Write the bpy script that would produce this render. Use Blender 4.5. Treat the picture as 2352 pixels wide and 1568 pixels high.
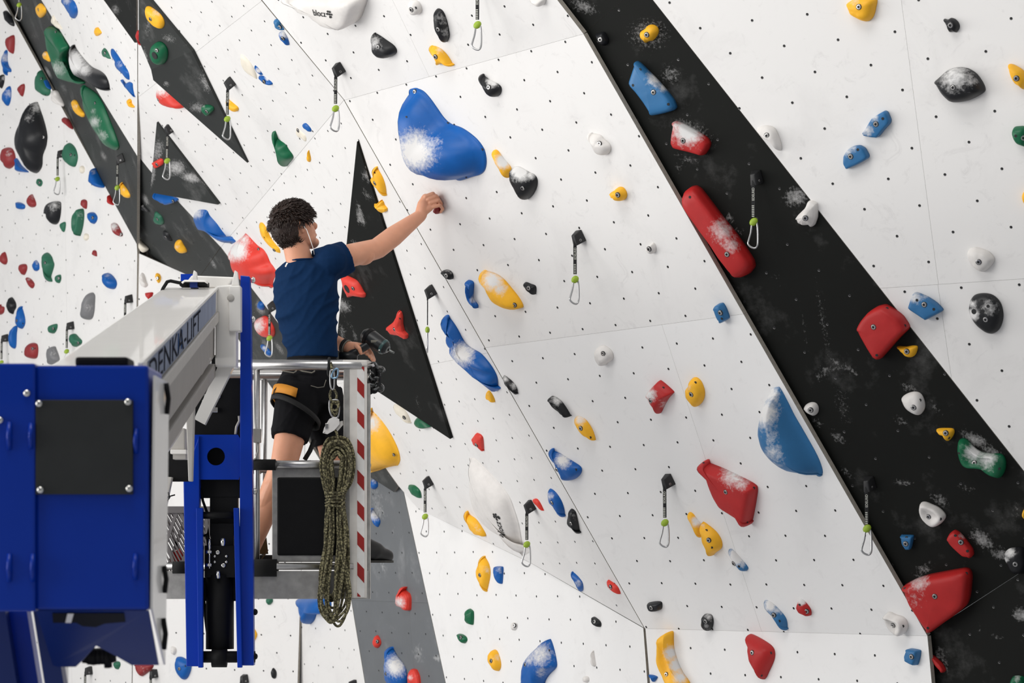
import bpy, bmesh, math, random
from mathutils import Vector, Matrix, noise
from mathutils.bvhtree import BVHTree
import mathutils.geometry as mgeo

for o in list(bpy.data.objects): bpy.data.objects.remove(o, do_unlink=True)
scene = bpy.context.scene
COL = scene.collection
random.seed(7)

# ------------------------------------------------------------------ camera, world, light, exposure
F, PITCH = 5831.0, math.radians(5.09)
CP = Vector((0, 0, 1.65))
cam = bpy.data.cameras.new('camera'); camo = bpy.data.objects.new('camera', cam); COL.objects.link(camo)
camo.location = CP; camo.rotation_euler = (math.pi/2 + PITCH, 0, 0)
cam.sensor_width = 36; cam.lens = 36*F/2352; cam.clip_end = 200; cam.clip_start = .1
cam.dof.use_dof = True; cam.dof.focus_distance = 11.9; cam.dof.aperture_fstop = 6.0
scene.camera = camo
scene.view_settings.view_transform = 'Standard'; scene.view_settings.look = 'None'
scene.view_settings.gamma = 1; scene.view_settings.use_curve_mapping = False
scene.view_settings.exposure = -0.27

world = bpy.data.worlds.new('hall_light'); scene.world = world; world.use_nodes = True
bg = world.node_tree.nodes['Background']; bg.inputs[0].default_value = (.93, .96, 1, 1); bg.inputs[1].default_value = .36

def area(name, loc, target, sx, sy, power, col=(1, 1, 1)):
    l = bpy.data.lights.new(name, 'AREA'); l.shape = 'RECTANGLE'; l.size = sx; l.size_y = sy; l.energy = power; l.color = col
    o = bpy.data.objects.new(name, l); COL.objects.link(o); o.location = loc
    d = Vector(target)-Vector(loc); o.rotation_euler = d.to_track_quat('-Z', 'Y').to_euler()
    return o
# tall daylight windows along the left side of the hall, lamps under the roof
area('window_light', (-9.5, 9.4, 3.3), (3, 11.4, 2.2), 12, 5, 1120, (1, .985, .96))
area('roof_lamp', (-2.5, 6.0, 8.5), (-0.5, 10.5, 2), 5, 3, 330, (1, .98, .95))
area('added_upper_lamp', (-5, 0, 4.2), (1, 11, 4), 1.6, .35, 185, (1, .99, .97))  # added lamp, no known source; brightens the wall above the blocker's shadow edge

# ------------------------------------------------------------------ pixel helpers (photo frame 2352 x 1568)
CT, ST = math.cos(PITCH), math.sin(PITCH)
def ray(x, y):
    u = (x-1176)/F; v = -(y-784)/F
    return Vector((u, CT-v*ST, ST+v*CT))
def at(x, y, d): return CP + ray(x, y)*d
def px(P):
    q = Vector(P)-CP
    d = q.y*CT+q.z*ST; v = -q.y*ST+q.z*CT
    return (1176+F*q.x/d, 784-F*v/d)
class Plane:
    def __init__(s, o, n):
        s.o = Vector(o); s.n = Vector(n).normalized()
        if s.n.y > 0: s.n = -s.n
        s.u = Vector((0, 0, 1)).cross(s.n); s.u.normalize()
        if s.u.x < 0: s.u = -s.u
        s.v = s.n.cross(s.u)
        if s.v.z < 0: s.v = -s.v
    def dep(s, x, y): return (s.o-CP).dot(s.n)/ray(x, y).dot(s.n)
    def on(s, x, y, h=0):
        r = ray(x, y); return CP + r*(((s.o-CP).dot(s.n)+h)/r.dot(s.n))
    def uv(s, P): q = Vector(P)-s.o; return (q.dot(s.u), q.dot(s.v))
    def w(s, u, v, h=0): return s.o+s.u*u+s.v*v+s.n*h
    def mat(s, P):
        m = Matrix((s.u, s.v, s.n)).transposed().to_4x4(); m.translation = P; return m
def P3(a, b, c): return Plane(a, (b-a).cross(c-a))
def PYO(pt, yaw, om):
    yaw, om = math.radians(yaw), math.radians(om)
    r = Vector((math.cos(yaw), -math.sin(yaw), 0)); nh = Vector((-math.sin(yaw), -math.cos(yaw), 0))
    return Plane(pt, r.cross(Vector((0, 0, 1))*math.cos(om)+nh*math.sin(om)))

# ------------------------------------------------------------------ the wall's facets
M = PYO(at(1304, 870.7, 12.112), 53.8, 25.9)
V1 = M.on(790, 230); V2 = M.on(1480, 1441)
nl0 = PYO(at(1069, 1020.8, 13.38*1.012), 70.5, 29.1)
V3 = nl0.on(463, 618)
N = P3(V1, V2, V3)
nu0 = PYO(at(577.7, 70.7, 12.767*1.02), 69.4, 37.9)
U = P3(V1, V3, nu0.on(316, 60))
T = P3(V1, M.on(1340, 78), U.on(600, 0))
L = PYO(at(97.1, 495.6, 18.549), 56.2, 4.2)
K = P3(L.on(30, 0), L.on(316, 580), U.on(316, 40)+(U.on(316, 40)-CP)*.004)
r0 = PYO(at(1800.5, 105.9, 10.606), 33, 16.2)
R = P3(M.on(1340, 78)+(M.on(1340, 78)-CP)*.0042, M.on(2130, 1460)+(M.on(2130, 1460)-CP)*.0042, r0.on(2300, 100))
nb0 = PYO(at(1003, 1268, 14.543), 63.9, 7.0)
B = P3(V2, N.on(960, 1168), nb0.on(1010, 1560)+(N.on(1100, 1225)-nb0.on(1100, 1225)))
Q = P3(V2, M.on(2130, 1460), M.on(1800, 1452)+(Vector((0, 0, -1))*math.cos(.12)-Vector((-.8, -.59, 0))*math.sin(.12)))
PP = P3(L.on(310, 600), L.on(303, 1500), B.on(692, 1300))
Z = P3(R.on(2352, 1310), R.on(2170, 1432), R.on(2250, 1600)-(R.on(2250, 1600)-CP)*.006)
PL = dict(M=M, N=N, U=U, T=T, L=L, K=K, R=R, B=B, Q=Q, P=PP, Z=Z)

# ------------------------------------------------------------------ materials
MATS = {}
def new_mat(name):
    m = bpy.data.materials.new(name); m.use_nodes = True
    return m, m.node_tree.nodes, m.node_tree.links, m.node_tree.nodes['Principled BSDF']
def plain(name, col, rough=.5, metal=0, var=.12, scale=30, bump=.0, coat=0):
    if name in MATS: return MATS[name]
    m, n, l, b = new_mat(name)
    tc = n.new('ShaderNodeTexCoord'); no = n.new('ShaderNodeTexNoise'); no.inputs['Scale'].default_value = scale; no.inputs['Detail'].default_value = 4
    l.new(tc.outputs['Object'], no.inputs['Vector'])
    mx = n.new('ShaderNodeMix'); mx.data_type = 'RGBA'; mx.blend_type = 'MULTIPLY'
    mx.inputs[6].default_value = (*col, 1)
    mr = n.new('ShaderNodeMapRange'); mr.inputs[3].default_value = 1-var; mr.inputs[4].default_value = 1+var
    l.new(no.outputs[0], mr.inputs[0]); l.new(mr.outputs[0], mx.inputs[7]); mx.inputs[0].default_value = 1
    l.new(mx.outputs[2], b.inputs['Base Color'])
    b.inputs['Roughness'].default_value = rough; b.inputs['Metallic'].default_value = metal
    b.inputs['Coat Weight'].default_value = coat
    if bump:
        bp = n.new('ShaderNodeBump'); bp.inputs['Strength'].default_value = bump; bp.inputs['Distance'].default_value = .003
        l.new(no.outputs[0], bp.inputs['Height']); l.new(bp.outputs[0], b.inputs['Normal'])
    MATS[name] = m
    return m
def sr(r, g, b):
    f = lambda c: (c/255/12.92) if c <= 10 else ((c/255+.055)/1.055)**2.4
    return (f(r), f(g), f(b))

def chalky(name, col, rough, grain=60, amt=1.0, smear=0.0, coarse=4.0, bump=.12, spec=.35):
    """hold / dark panel: base colour with white climbing chalk where the 'chalk' attribute says so"""
    if name in MATS: return MATS[name]
    m, n, l, b = new_mat(name)
    tc = n.new('ShaderNodeTexCoord'); at_ = n.new('ShaderNodeAttribute'); at_.attribute_name = 'chalk'
    n1 = n.new('ShaderNodeTexNoise'); n1.inputs['Scale'].default_value = grain; n1.inputs['Detail'].default_value = 8; n1.inputs['Roughness'].default_value = .7
    n2 = n.new('ShaderNodeTexNoise'); n2.inputs['Scale'].default_value = coarse; n2.inputs['Detail'].default_value = 6; n2.inputs['Roughness'].default_value = .65
    l.new(tc.outputs['Object'], n1.inputs['Vector']); l.new(tc.outputs['Object'], n2.inputs['Vector'])
    # attribute + noise -> mask
    a1 = n.new('ShaderNodeMath'); a1.operation = 'MULTIPLY_ADD'; l.new(n1.outputs[0], a1.inputs[0]); a1.inputs[1].default_value = 1.1; l.new(at_.outputs['Fac'], a1.inputs[2])
    mr = n.new('ShaderNodeMapRange'); mr.inputs[1].default_value = .82; mr.inputs[2].default_value = 1.35; mr.inputs[3].default_value = 0; mr.inputs[4].default_value = amt
    l.new(a1.outputs[0], mr.inputs[0])
    fac = mr.outputs[0]
    if smear:
        m2 = n.new('ShaderNodeMapRange'); m2.inputs[1].default_value = .56; m2.inputs[2].default_value = .82; m2.inputs[4].default_value = smear
        l.new(n2.outputs[0], m2.inputs[0])
        m3 = n.new('ShaderNodeMath'); m3.operation = 'MULTIPLY'; l.new(m2.outputs[0], m3.inputs[0]); l.new(n1.outputs[0], m3.inputs[1])
        m4 = n.new('ShaderNodeMath'); m4.operation = 'MAXIMUM'; l.new(m3.outputs[0], m4.inputs[0]); l.new(fac, m4.inputs[1]); fac = m4.outputs[0]
    dk = n.new('ShaderNodeMix'); dk.data_type = 'RGBA'; dk.blend_type = 'MULTIPLY'; dk.inputs[0].default_value = 1; dk.inputs[6].default_value = (*col, 1)
    mr2 = n.new('ShaderNodeMapRange'); mr2.inputs[3].default_value = .8; mr2.inputs[4].default_value = 1.2; l.new(n2.outputs[0], mr2.inputs[0]); l.new(mr2.outputs[0], dk.inputs[7])
    mx = n.new('ShaderNodeMix'); mx.data_type = 'RGBA'; l.new(fac, mx.inputs[0]); l.new(dk.outputs[2], mx.inputs[6]); mx.inputs[7].default_value = (.72, .71, .70, 1)
    l.new(mx.outputs[2], b.inputs['Base Color'])
    rm = n.new('ShaderNodeMapRange'); rm.inputs[3].default_value = rough; rm.inputs[4].default_value = .95; l.new(fac, rm.inputs[0]); l.new(rm.outputs[0], b.inputs['Roughness'])
    bp = n.new('ShaderNodeBump'); bp.inputs['Strength'].default_value = bump; bp.inputs['Distance'].default_value = .002
    l.new(n1.outputs[0], bp.inputs['Height']); l.new(bp.outputs[0], b.inputs['Normal'])
    b.inputs['Specular IOR Level'].default_value = spec
    MATS[name] = m
    return m

def white_panel(name, col, dirt):
    m, n, l, b = new_mat(name)
    tc = n.new('ShaderNodeTexCoord')
    na = n.new('ShaderNodeTexNoise'); na.inputs['Scale'].default_value = 2.2; na.inputs['Detail'].default_value = 9; na.inputs['Roughness'].default_value = .68; na.inputs['Distortion'].default_value = .6
    nb = n.new('ShaderNodeTexNoise'); nb.inputs['Scale'].default_value = 9; nb.inputs['Detail'].default_value = 8; nb.inputs['Roughness'].default_value = .75; nb.inputs['Distortion'].default_value = 1.2
    for q in (na, nb): l.new(tc.outputs['Object'], q.inputs['Vector'])
    ra = n.new('ShaderNodeMapRange'); ra.inputs[1].default_value = .52; ra.inputs[2].default_value = .76; ra.inputs[4].default_value = .20*dirt
    rb = n.new('ShaderNodeMapRange'); rb.inputs[1].default_value = .57; rb.inputs[2].default_value = .80; rb.inputs[4].default_value = .42*dirt
    l.new(na.outputs[0], ra.inputs[0]); l.new(nb.outputs[0], rb.inputs[0])
    ad = n.new('ShaderNodeMath'); ad.operation = 'ADD'; ad.use_clamp = True; l.new(ra.outputs[0], ad.inputs[0]); l.new(rb.outputs[0], ad.inputs[1])
    mx = n.new('ShaderNodeMix'); mx.data_type = 'RGBA'; l.new(ad.outputs[0], mx.inputs[0]); mx.inputs[6].default_value = (*col, 1); mx.inputs[7].default_value = (.42, .40, .40, 1)
    l.new(mx.outputs[2], b.inputs['Base Color']); b.inputs['Roughness'].default_value = .62; b.inputs['Specular IOR Level'].default_value = .25
    bp = n.new('ShaderNodeBump'); bp.inputs['Strength'].default_value = .05; bp.inputs['Distance'].default_value = .002; l.new(nb.outputs[0], bp.inputs['Height']); l.new(bp.outputs[0], b.inputs['Normal'])
    return m
WHITE = white_panel('white_panel', (.80, .785, .77), 1.0)
CLEAN = white_panel('clean_white_panel', (.84, .83, .82), .55)
DARK = chalky('dark_panel', sr(21, 22, 20), .6, grain=75, amt=.62, smear=.2, coarse=3.2, bump=.05, spec=.12)
GREY = chalky('grey_panel', sr(104, 107, 110), .55, grain=40, amt=.6, smear=.36, coarse=3.0, bump=.05)
BAND = chalky('band_panel', sr(50, 52, 51), .55, grain=75, amt=.66, smear=.34, coarse=3.2, bump=.05, spec=.2)  # lighter copy of the dark panel, stronger light from the left put into it
PLY = plain('plywood_edge', sr(150, 144, 134), .8, var=.3, scale=60)
BACK = plain('backing_board', sr(60, 55, 50), .9)
HOLE = plain('hole_dark', (.006, .006, .007), .6)
STEEL = plain('bolt_steel', (.45, .44, .43), .28, 1, var=.2, scale=200)
HC = {'b': sr(6, 88, 166), 's': sr(46, 108, 158), 'r': sr(178, 34, 34), 'o': sr(216, 58, 46), 'm': sr(142, 46, 48), 'y': sr(246, 182, 40),
      'k': sr(24, 25, 28), 'w': sr(224, 220, 216), 'c': sr(232, 224, 208), 'g': sr(12, 96, 62), 'e': sr(44, 104, 80), 'a': sr(120, 120, 122)}
HN = {'b': 'blue', 's': 'steel_blue', 'r': 'red', 'o': 'orange_red', 'm': 'maroon', 'y': 'yellow', 'k': 'black', 'w': 'white', 'c': 'cream', 'g': 'green', 'e': 'dull_green', 'a': 'grey'}
def hold_mat(c):
    return chalky('hold_'+HN[c], HC[c], .42 if c in 'kbsg' else .5, grain=55, amt=1.0, coarse=12, bump=.22)

# ------------------------------------------------------------------ object helpers
def link(name, me, parent=None, mats=(), label=None, cat=None, group=None, kind=None, mw=None, smooth=True):
    o = bpy.data.objects.new(name, me); COL.objects.link(o)
    for m in mats:
        if me is not None and m.name not in [x.name for x in me.materials if x]: me.materials.append(m)
    if mw is not None: o.matrix_world = mw
    if parent is not None:
        o.parent = parent
        o.matrix_parent_inverse = parent.matrix_world.inverted()
    tag(o, label, cat, group, kind)
    if me is not None and smooth:
        me.polygons.foreach_set('use_smooth', [True]*len(me.polygons))
    return o
def tag(o, label=None, cat=None, group=None, kind=None):
    if label: o['label'] = label
    if cat: o['category'] = cat
    if group: o['group'] = group
    if kind: o['kind'] = kind
def empty(name, loc=(0, 0, 0), label=None, cat=None, group=None, mw=None):
    o = bpy.data.objects.new(name, None); COL.objects.link(o); o.empty_display_size = .05
    o.matrix_world = mw if mw is not None else Matrix.Translation(Vector(loc))
    tag(o, label, cat, group); return o
def mesh(name, vs, fs):
    me = bpy.data.meshes.new(name); me.from_pydata([tuple(v) for v in vs], [], fs); me.update(); return me

# ------------------------------------------------------------------ polygons in a facet's own (u, v) coordinates
def clip(poly, a, n):
    out = []
    for i in range(len(poly)):
        p, q = poly[i], poly[(i+1) % len(poly)]
        dp = (p[0]-a[0])*n[0]+(p[1]-a[1])*n[1]; dq = (q[0]-a[0])*n[0]+(q[1]-a[1])*n[1]
        if dp >= 0: out.append(p)
        if (dp > 0 > dq) or (dp < 0 < dq):
            t = dp/(dp-dq); out.append((p[0]+(q[0]-p[0])*t, p[1]+(q[1]-p[1])*t))
    return out
def inside(p, poly):
    c = False
    for i in range(len(poly)):
        a, b = poly[i], poly[i-1]
        if (a[1] > p[1]) != (b[1] > p[1]) and p[0] < (b[0]-a[0])*(p[1]-a[1])/(b[1]-a[1])+a[0]: c = not c
    return c
def split(polys, a, b, gap=.0004, only=None):
    d = (b[0]-a[0], b[1]-a[1]); k = math.hypot(*d); n = (-d[1]/k, d[0]/k)
    out = []
    for p in polys:
        if only and not inside(only, p): out.append(p); continue
        for s in (1, -1):
            nn = (n[0]*s, n[1]*s); q = clip(p, (a[0]+nn[0]*gap, a[1]+nn[1]*gap), nn)
            if len(q) > 2:
                ar = abs(sum(q[i-1][0]*q[i][1]-q[i][0]*q[i-1][1] for i in range(len(q))))/2
                if ar > .002: out.append(q)
    return out
def chalk_at(spots, x, y):
    s = 0
    for (cx, cy, rx, ry, ang, st) in spots:
        dx, dy = x-cx, y-cy; c, sn = math.cos(math.radians(ang)), math.sin(math.radians(ang))
        e = ((dx*c+dy*sn)/rx)**2+((-dx*sn+dy*c)/ry)**2
        if e < 4: s = max(s, st*math.exp(-e*.9))
    return s
def set_chalk(me, vals):
    a = me.attributes.new('chalk', 'FLOAT', 'POINT'); a.data.foreach_set('value', vals)
def panel(parent, plane, poly, mat, thick=.02, h=0.0, spots=None, name='panel'):
    cu = sum(p[0] for p in poly)/len(poly); cv = sum(p[1] for p in poly)/len(poly)
    bm = bmesh.new()
    f = bm.faces.new([bm.verts.new((p[0]-cu, p[1]-cv, 0)) for p in poly]); bm.normal_update()
    if f.normal.z < 0: f.normal_flip()
    if spots is not None:
        us = [p[0]-cu for p in poly]; vs = [p[1]-cv for p in poly]
        for ax, arr in ((0, us), (1, vs)):
            t = min(arr)+.03
            while t < max(arr):
                n = (1, 0, 0) if ax == 0 else (0, 1, 0); c = (t, 0, 0) if ax == 0 else (0, t, 0)
                bmesh.ops.bisect_plane(bm, geom=bm.verts[:]+bm.edges[:]+bm.faces[:], plane_co=c, plane_no=n); t += .03
    ft = bm.faces[:]
    ed = [e for e in bm.edges if len(e.link_faces) == 1]
    r = bmesh.ops.extrude_edge_only(bm, edges=ed)
    for g in r['geom']:
        if isinstance(g, bmesh.types.BMVert): g.co.z = -thick
    for fc in bm.faces: fc.material_index = 1
    for fc in ft: fc.material_index = 0
    bmesh.ops.recalc_face_normals(bm, faces=bm.faces[:])
    me = bpy.data.meshes.new(name); bm.to_mesh(me); bm.free()
    me.materials.append(mat); me.materials.append(PLY)
    mw = plane.mat(plane.w(cu, cv, h))
    if spots is not None: set_chalk(me, [chalk_at(spots, *px(mw @ v.co)) if v.co.z > -.001 else 0 for v in me.vertices])
    return link(name, me, parent, mw=mw, smooth=False)
def facet(parent, plane, pts, mat, seams=(), thick=.02, h=0.0, spots=None):
    poly = [plane.uv(plane.on(*p)) for p in pts]
    polys = [poly]
    for sm in seams:
        c = [plane.uv(plane.on(*q)) for q in sm]; polys = split(polys, c[0], c[1], only=c[2] if len(c) > 2 else None)
    return [panel(parent, plane, q, mat, thick, h, spots) for q in polys], poly
def backing(plane, pts, name, off=-.075):
    vs = [plane.on(*p)+plane.n*off for p in pts]; n = len(vs)
    vs += [v-plane.n*.03 for v in vs]
    fs = [tuple(range(n)), tuple(range(2*n-1, n-1, -1))]+[(i, (i+1) % n, n+(i+1) % n, n+i) for i in range(n)]
    return vs, fs
HOLES = {}
def tnuts(parent, plane, polys, org, cu=.25, cv=.2398, h=.0, avoid=()):
    o = plane.uv(plane.on(*org)); vs, fs, mi = [], [], []
    us = [p[0] for q in polys for p in q]; vv = [p[1] for q in polys for p in q]
    i0, i1 = int((min(us)-o[0])/cu)-1, int((max(us)-o[0])/cu)+2; j0, j1 = int((min(vv)-o[1])/cv)-1, int((max(vv)-o[1])/cv)+2
    for a in (0, .5):
        for i in range(i0, i1):
            for j in range(j0, j1):
                p = (o[0]+(i+a)*cu+random.uniform(-.003, .003), o[1]+(j+a)*cv+random.uniform(-.003, .003))
                if not any(inside(p, q) for q in polys): continue
                x, y = px(plane.w(*p))
                if not (-250 < x < 2600 and -200 < y < 1800): continue
                b = len(vs); n = 8
                for rr, z in ((.0066, .0002), (.0060, .0008), (.0047, .0008), (.0042, .0003)):
                    for k in range(n):
                        t = 2*math.pi*k/n; vs.append((p[0]-o[0]+rr*math.cos(t), p[1]-o[1]+rr*math.sin(t), z+h))
                for r_ in range(3):
                    for k in range(n):
                        k2 = (k+1) % n; fs.append((b+r_*n+k, b+r_*n+k2, b+(r_+1)*n+k2, b+(r_+1)*n+k)); mi.append(1 if (r_ == 1 and k in (4, 5, 6)) else 0)
                fs.append(tuple(b+3*n+k for k in range(n))); mi.append(0)
    if not fs: return
    me = mesh('bolt_holes', vs, fs); me.materials.append(HOLE); me.materials.append(STEEL)
    me.polygons.foreach_set('material_index', mi)
    return link('bolt_holes', me, parent, kind='stuff', mw=plane.mat(plane.w(*o)), smooth=False)

# ------------------------------------------------------------------ the setting: climbing wall built of bolted panels
def wall(name, parts):
    vs, fs = [], []
    for plane, pts in parts:
        a, b = backing(plane, pts, name); k = len(vs); vs += a; fs += [tuple(i+k for i in f) for f in b]
    return link(name, mesh(name, vs, fs), None, (BACK,), kind='structure', smooth=False)
def sp(txt): return [tuple(float(v) for v in t.split(',')) for t in txt.split()]
CH_STRIP = sp('1490,78,52,40,0,.42 1340,15,40,16,20,.5 1540,172,30,26,40,.4 1590,300,62,26,30,.42 1580,365,40,10,15,.4 1828,452,30,22,-20,.62 1562,380,12,26,20,.35 '
  '1675,500,12,14,30,.5 1700,530,12,12,0,.4 1885,862,12,16,20,.45 1898,846,14,12,0,.5 1922,838,16,12,0,.5 1948,848,14,12,0,.45 1966,858,14,8,-30,.4 '
  '1892,740,14,120,-8,.3 1935,930,22,80,-12,.28 1850,760,8,90,-8,.25 2088,890,30,12,20,.42 2068,965,24,10,30,.42 1925,1005,26,14,40,.42 1945,1085,28,10,40,.38 '
  '2075,1106,28,8,-5,.45 2240,1010,36,14,25,.65 2282,1042,26,16,30,.55 2148,935,10,32,-35,.36 1875,968,22,12,40,.38 2160,1148,26,16,30,.45 2255,1238,32,18,40,.6 '
  '2300,1272,22,14,0,.6 2220,1122,34,16,20,.3 1700,215,20,14,20,.25 1780,640,30,20,0,.22 2120,1308,30,13,-35,.5 2330,1180,12,30,20,.4')
CH_BASE = sp('2345,1412,20,16,20,.7 2158,1500,22,18,0,.42 2172,1532,14,20,0,.38 2290,1462,16,9,20,.38 2250,1440,12,16,40,.3')
CH_BAND = sp('80,82,14,18,60,.3 110,166,6,18,-30,.6 146,202,10,22,-30,.35 165,245,8,18,-30,.4 238,358,7,16,-30,.5 334,458,8,16,-30,.6 490,606,6,18,-30,.5 430,530,8,16,-30,.3 '
  '376,520,8,12,-30,.4 598,706,12,20,-20,.6 610,792,9,22,-35,.45 642,800,8,24,-35,.45 255,470,6,16,-30,.3 60,20,8,20,-30,.3')

wr = wall('wall_right', [(R, [(1265, -300), (1000, -300), (1300, 78), (2090, 1460), (2470, 1240), (2700, 1080), (2700, -300)]), (Z, [(2095, 1470), (2352, 1310), (2600, 1144), (2600, 2000), (2110, 2000)])])
f1, q1 = facet(wr, R, [(1266, -300), (1500, 0), (2471, 1232), (2700, 1080), (2700, -300)], WHITE, [((2020, 662), (2352, 640)), ((2070, 0), (2155, 650), (2000, 300)), ((2155, 660), (2190, 900), (2250, 800))])
f2, q2 = facet(wr, R, [(1265, -300), (1499, 0), (2470, 1233), (2352, 1309), (2100, 1473), (2090, 1460), (1300, 78), (1000, -300)], DARK, [((1342, 76), (1432, 0))], spots=CH_STRIP)
tnuts(wr, R, [q1, q2], (1800.5, 105.9))
f3, q3 = facet(wr, Z, [(2098, 1475), (2352, 1309.2), (2600, 1143.5), (2600, 2000), (2110, 2000)], DARK, spots=CH_BASE)
tnuts(wr, Z, [q3], (2282, 1394))

wc = wall('wall_centre', [(M, [(790, 230), (1340, 78), (2130, 1460), (1480, 1443)]), (T, [(790, 230), (1340, 78), (1280, 0), (1050, -300), (335, -300), (600, 0)]),
                          (Q, [(1482, 1443), (2128, 1460), (2138, 1568), (2178, 2000), (1525, 2000), (1492, 1568)])])
g1, q1 = facet(wc, M, [(791.5, 230.2), (1340, 78.2), (2130, 1459.9), (1481.5, 1443)], WHITE, [((1040, 808), (1700, 722)), ((1520, 745), (1590, 960), (1500, 1000))], thick=.022)
for o in g1:
    if px(o.matrix_world.translation)[1] > 900: o.data.materials[0] = CLEAN
tnuts(wc, M, [q1], (1304, 870.7))
g2, q2 = facet(wc, T, [(791.5, 229.8), (1340, 77.8), (1280, 0), (1050, -300), (337, -300), (602, 0)], WHITE, [((986, 176), (940, 80))], thick=.022)
tnuts(wc, T, [q2], (696, 38.6))
g3, q3 = facet(wc, Q, [(1482.5, 1443.3), (2130, 1460.2), (2140, 1568), (2180, 2000), (1527, 2000), (1493, 1568)], CLEAN, thick=.022)
tnuts(wc, Q, [q3], (1586.6, 1488))

wm = wall('wall_middle', [(U, [(790, 230), (600, 0), (335, -300), (318, -300), (318, 580), (455, 641)]), (N, [(790, 230), (1478, 1441), (1220, 1293), (960, 1168), (700, 1000), (574, 817), (455, 641)]),
                          (B, [(955, 1166), (1478, 1443), (1490, 1568), (1520, 2000), (669, 2000), (684, 1568), (692, 1300), (700, 1000)])])
g1, q1 = facet(wm, U, [(789.8, 229.8), (599.2, 0), (333, -300), (317, -300), (317, 357), (344, 391), (407, 460), (507.3, 567.3)], WHITE, [((600, 3), (482, 95))])
g2, q2 = facet(wm, U, [(317, 357.5), (344, 391.5), (407, 460.5), (506, 567.5), (455, 640), (317, 580)], BAND, spots=CH_BAND)
tnuts(wm, U, [q1, q2], (577.7, 70.7))
g3, q3 = facet(wm, N, [(789.8, 230.6), (1478.8, 1441), (1220, 1292.7), (960, 1167.7), (915, 1115), (760, 900), (651, 757), (575, 657), (507.8, 567.3)], WHITE, [((985, 838), (1140, 806)), ((700, 450), (900, 436))][:1])
g4, q4 = facet(wm, N, [(507, 568.5), (575, 658), (651, 758), (760, 901), (914, 1116), (905, 1130), (700, 1000), (574, 817), (455, 641)], BAND, spots=CH_BAND)
tnuts(wm, N, [q3, q4], (1068.9, 1020.4))
g5, q5 = facet(wm, B, [(961, 1168.2), (1220, 1293.2), (1477.5, 1442), (1487, 1568), (1518, 2000), (1118, 2000), (1024, 1568), (926, 1121)], CLEAN)
g6, q6 = facet(wm, B, [(925, 1121), (1023, 1568), (1117, 2000), (902, 2000), (839, 1568), (807, 1375), (792, 1150), (850, 1070)], GREY, [((920, 1150), (948, 1500)), ((806, 1378), (918, 1382))], spots=sp('865,1140,30,20,30,.35 880,1300,8,20,-20,.45 905,1220,10,20,0,.3 960,1500,16,30,-10,.4 900,1440,20,10,40,.3 1005,1510,10,8,0,.7 870,1170,14,30,-30,.45'))
g7, q7 = facet(wm, B, [(792, 1151), (806, 1375), (838, 1568), (900, 2000), (669, 2000), (684, 1568), (692.5, 1300), (701.5, 1001)], WHITE)
tnuts(wm, B, [q5, q6, q7], (1003, 1268))

wl = wall('wall_left', [(L, [(-400, -300), (-160, -300), (12, 10), (314, 560), (316, 580), (303, 1568), (297, 2000), (-400, 2000)]), (K, [(-160, -300), (12, 10), (314, 560), (316, -300)]),
                        (PP, [(318, 580), (455, 641), (574, 817), (700, 1000), (692, 1300), (684, 1568), (669, 2000), (299, 2000), (305, 1568)])])
h1, q1 = facet(wl, L, [(-400, -300), (-160.2, -300), (11.8, 10.2), (313.8, 560), (315.2, 580), (302.4, 1568), (296, 2000), (-400, 2000)], WHITE, [((150, 500), (152, 640))])
tnuts(wl, L, [q1], (97.1, 495.6))
h2, q2 = facet(wl, K, [(-90, -300), (95, 0), (315.2, 358), (315.2, 98), (309, 98), (21, -300)], WHITE)
h3, q3 = facet(wl, K, [(-160, -300), (12, 10), (314.2, 559.6), (315.2, 359), (94.5, 0), (-90.5, -300)], BAND, spots=CH_BAND)
h4, q4 = facet(wl, K, [(22, -300), (309.5, 98), (313, 96), (313, -300)], DARK, spots=sp('265,22,12,14,0,.5'))
tnuts(wl, K, [q2, q3, q4], (209.2, 18.6))
h5, q5 = facet(wl, PP, [(317, 581), (455, 642), (574, 818), (700.8, 1001), (691.8, 1300), (683.3, 1568), (668, 2000), (301, 2000), (304.4, 1568)], WHITE)
tnuts(wl, PP, [q5], (474.3, 1536))

MAT_FLOOR = plain('floor_mat', sr(186, 187, 190), .8, var=.1, scale=3)
link('floor', mesh('floor', [(-12, -6, -.1), (8, -6, -.1), (8, 24, -.1), (-12, 24, -.1), (-12, -6, 0), (8, -6, 0), (8, 24, 0), (-12, 24, 0)],
     [(3, 2, 1, 0), (4, 5, 6, 7), (0, 1, 5, 4), (1, 2, 6, 5), (2, 3, 7, 6), (3, 0, 4, 7)]), None, (MAT_FLOOR,), kind='structure', smooth=False)

# unseen blocker, added to keep the added lamp's light off the lower wall
pd = Vector((.757, -.655, 0)); pc = Vector((-3.2, 4.1, 0)); pn = Vector((.655, .757, 0))
pv = [pc+pd*a+pn*b+Vector((0, 0, z)) for z in (2.3, 3.885) for b in (0, .12) for a in (-1.1, 3.4)]
link('shadow_blocker', mesh('shadow_blocker', pv, [(0, 2, 3, 1), (4, 5, 7, 6), (0, 1, 5, 4), (2, 6, 7, 3), (0, 4, 6, 2), (1, 3, 7, 5)]), None, (plain('blocker_grey', sr(120, 120, 120), .8),), kind='structure', smooth=False)

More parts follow.
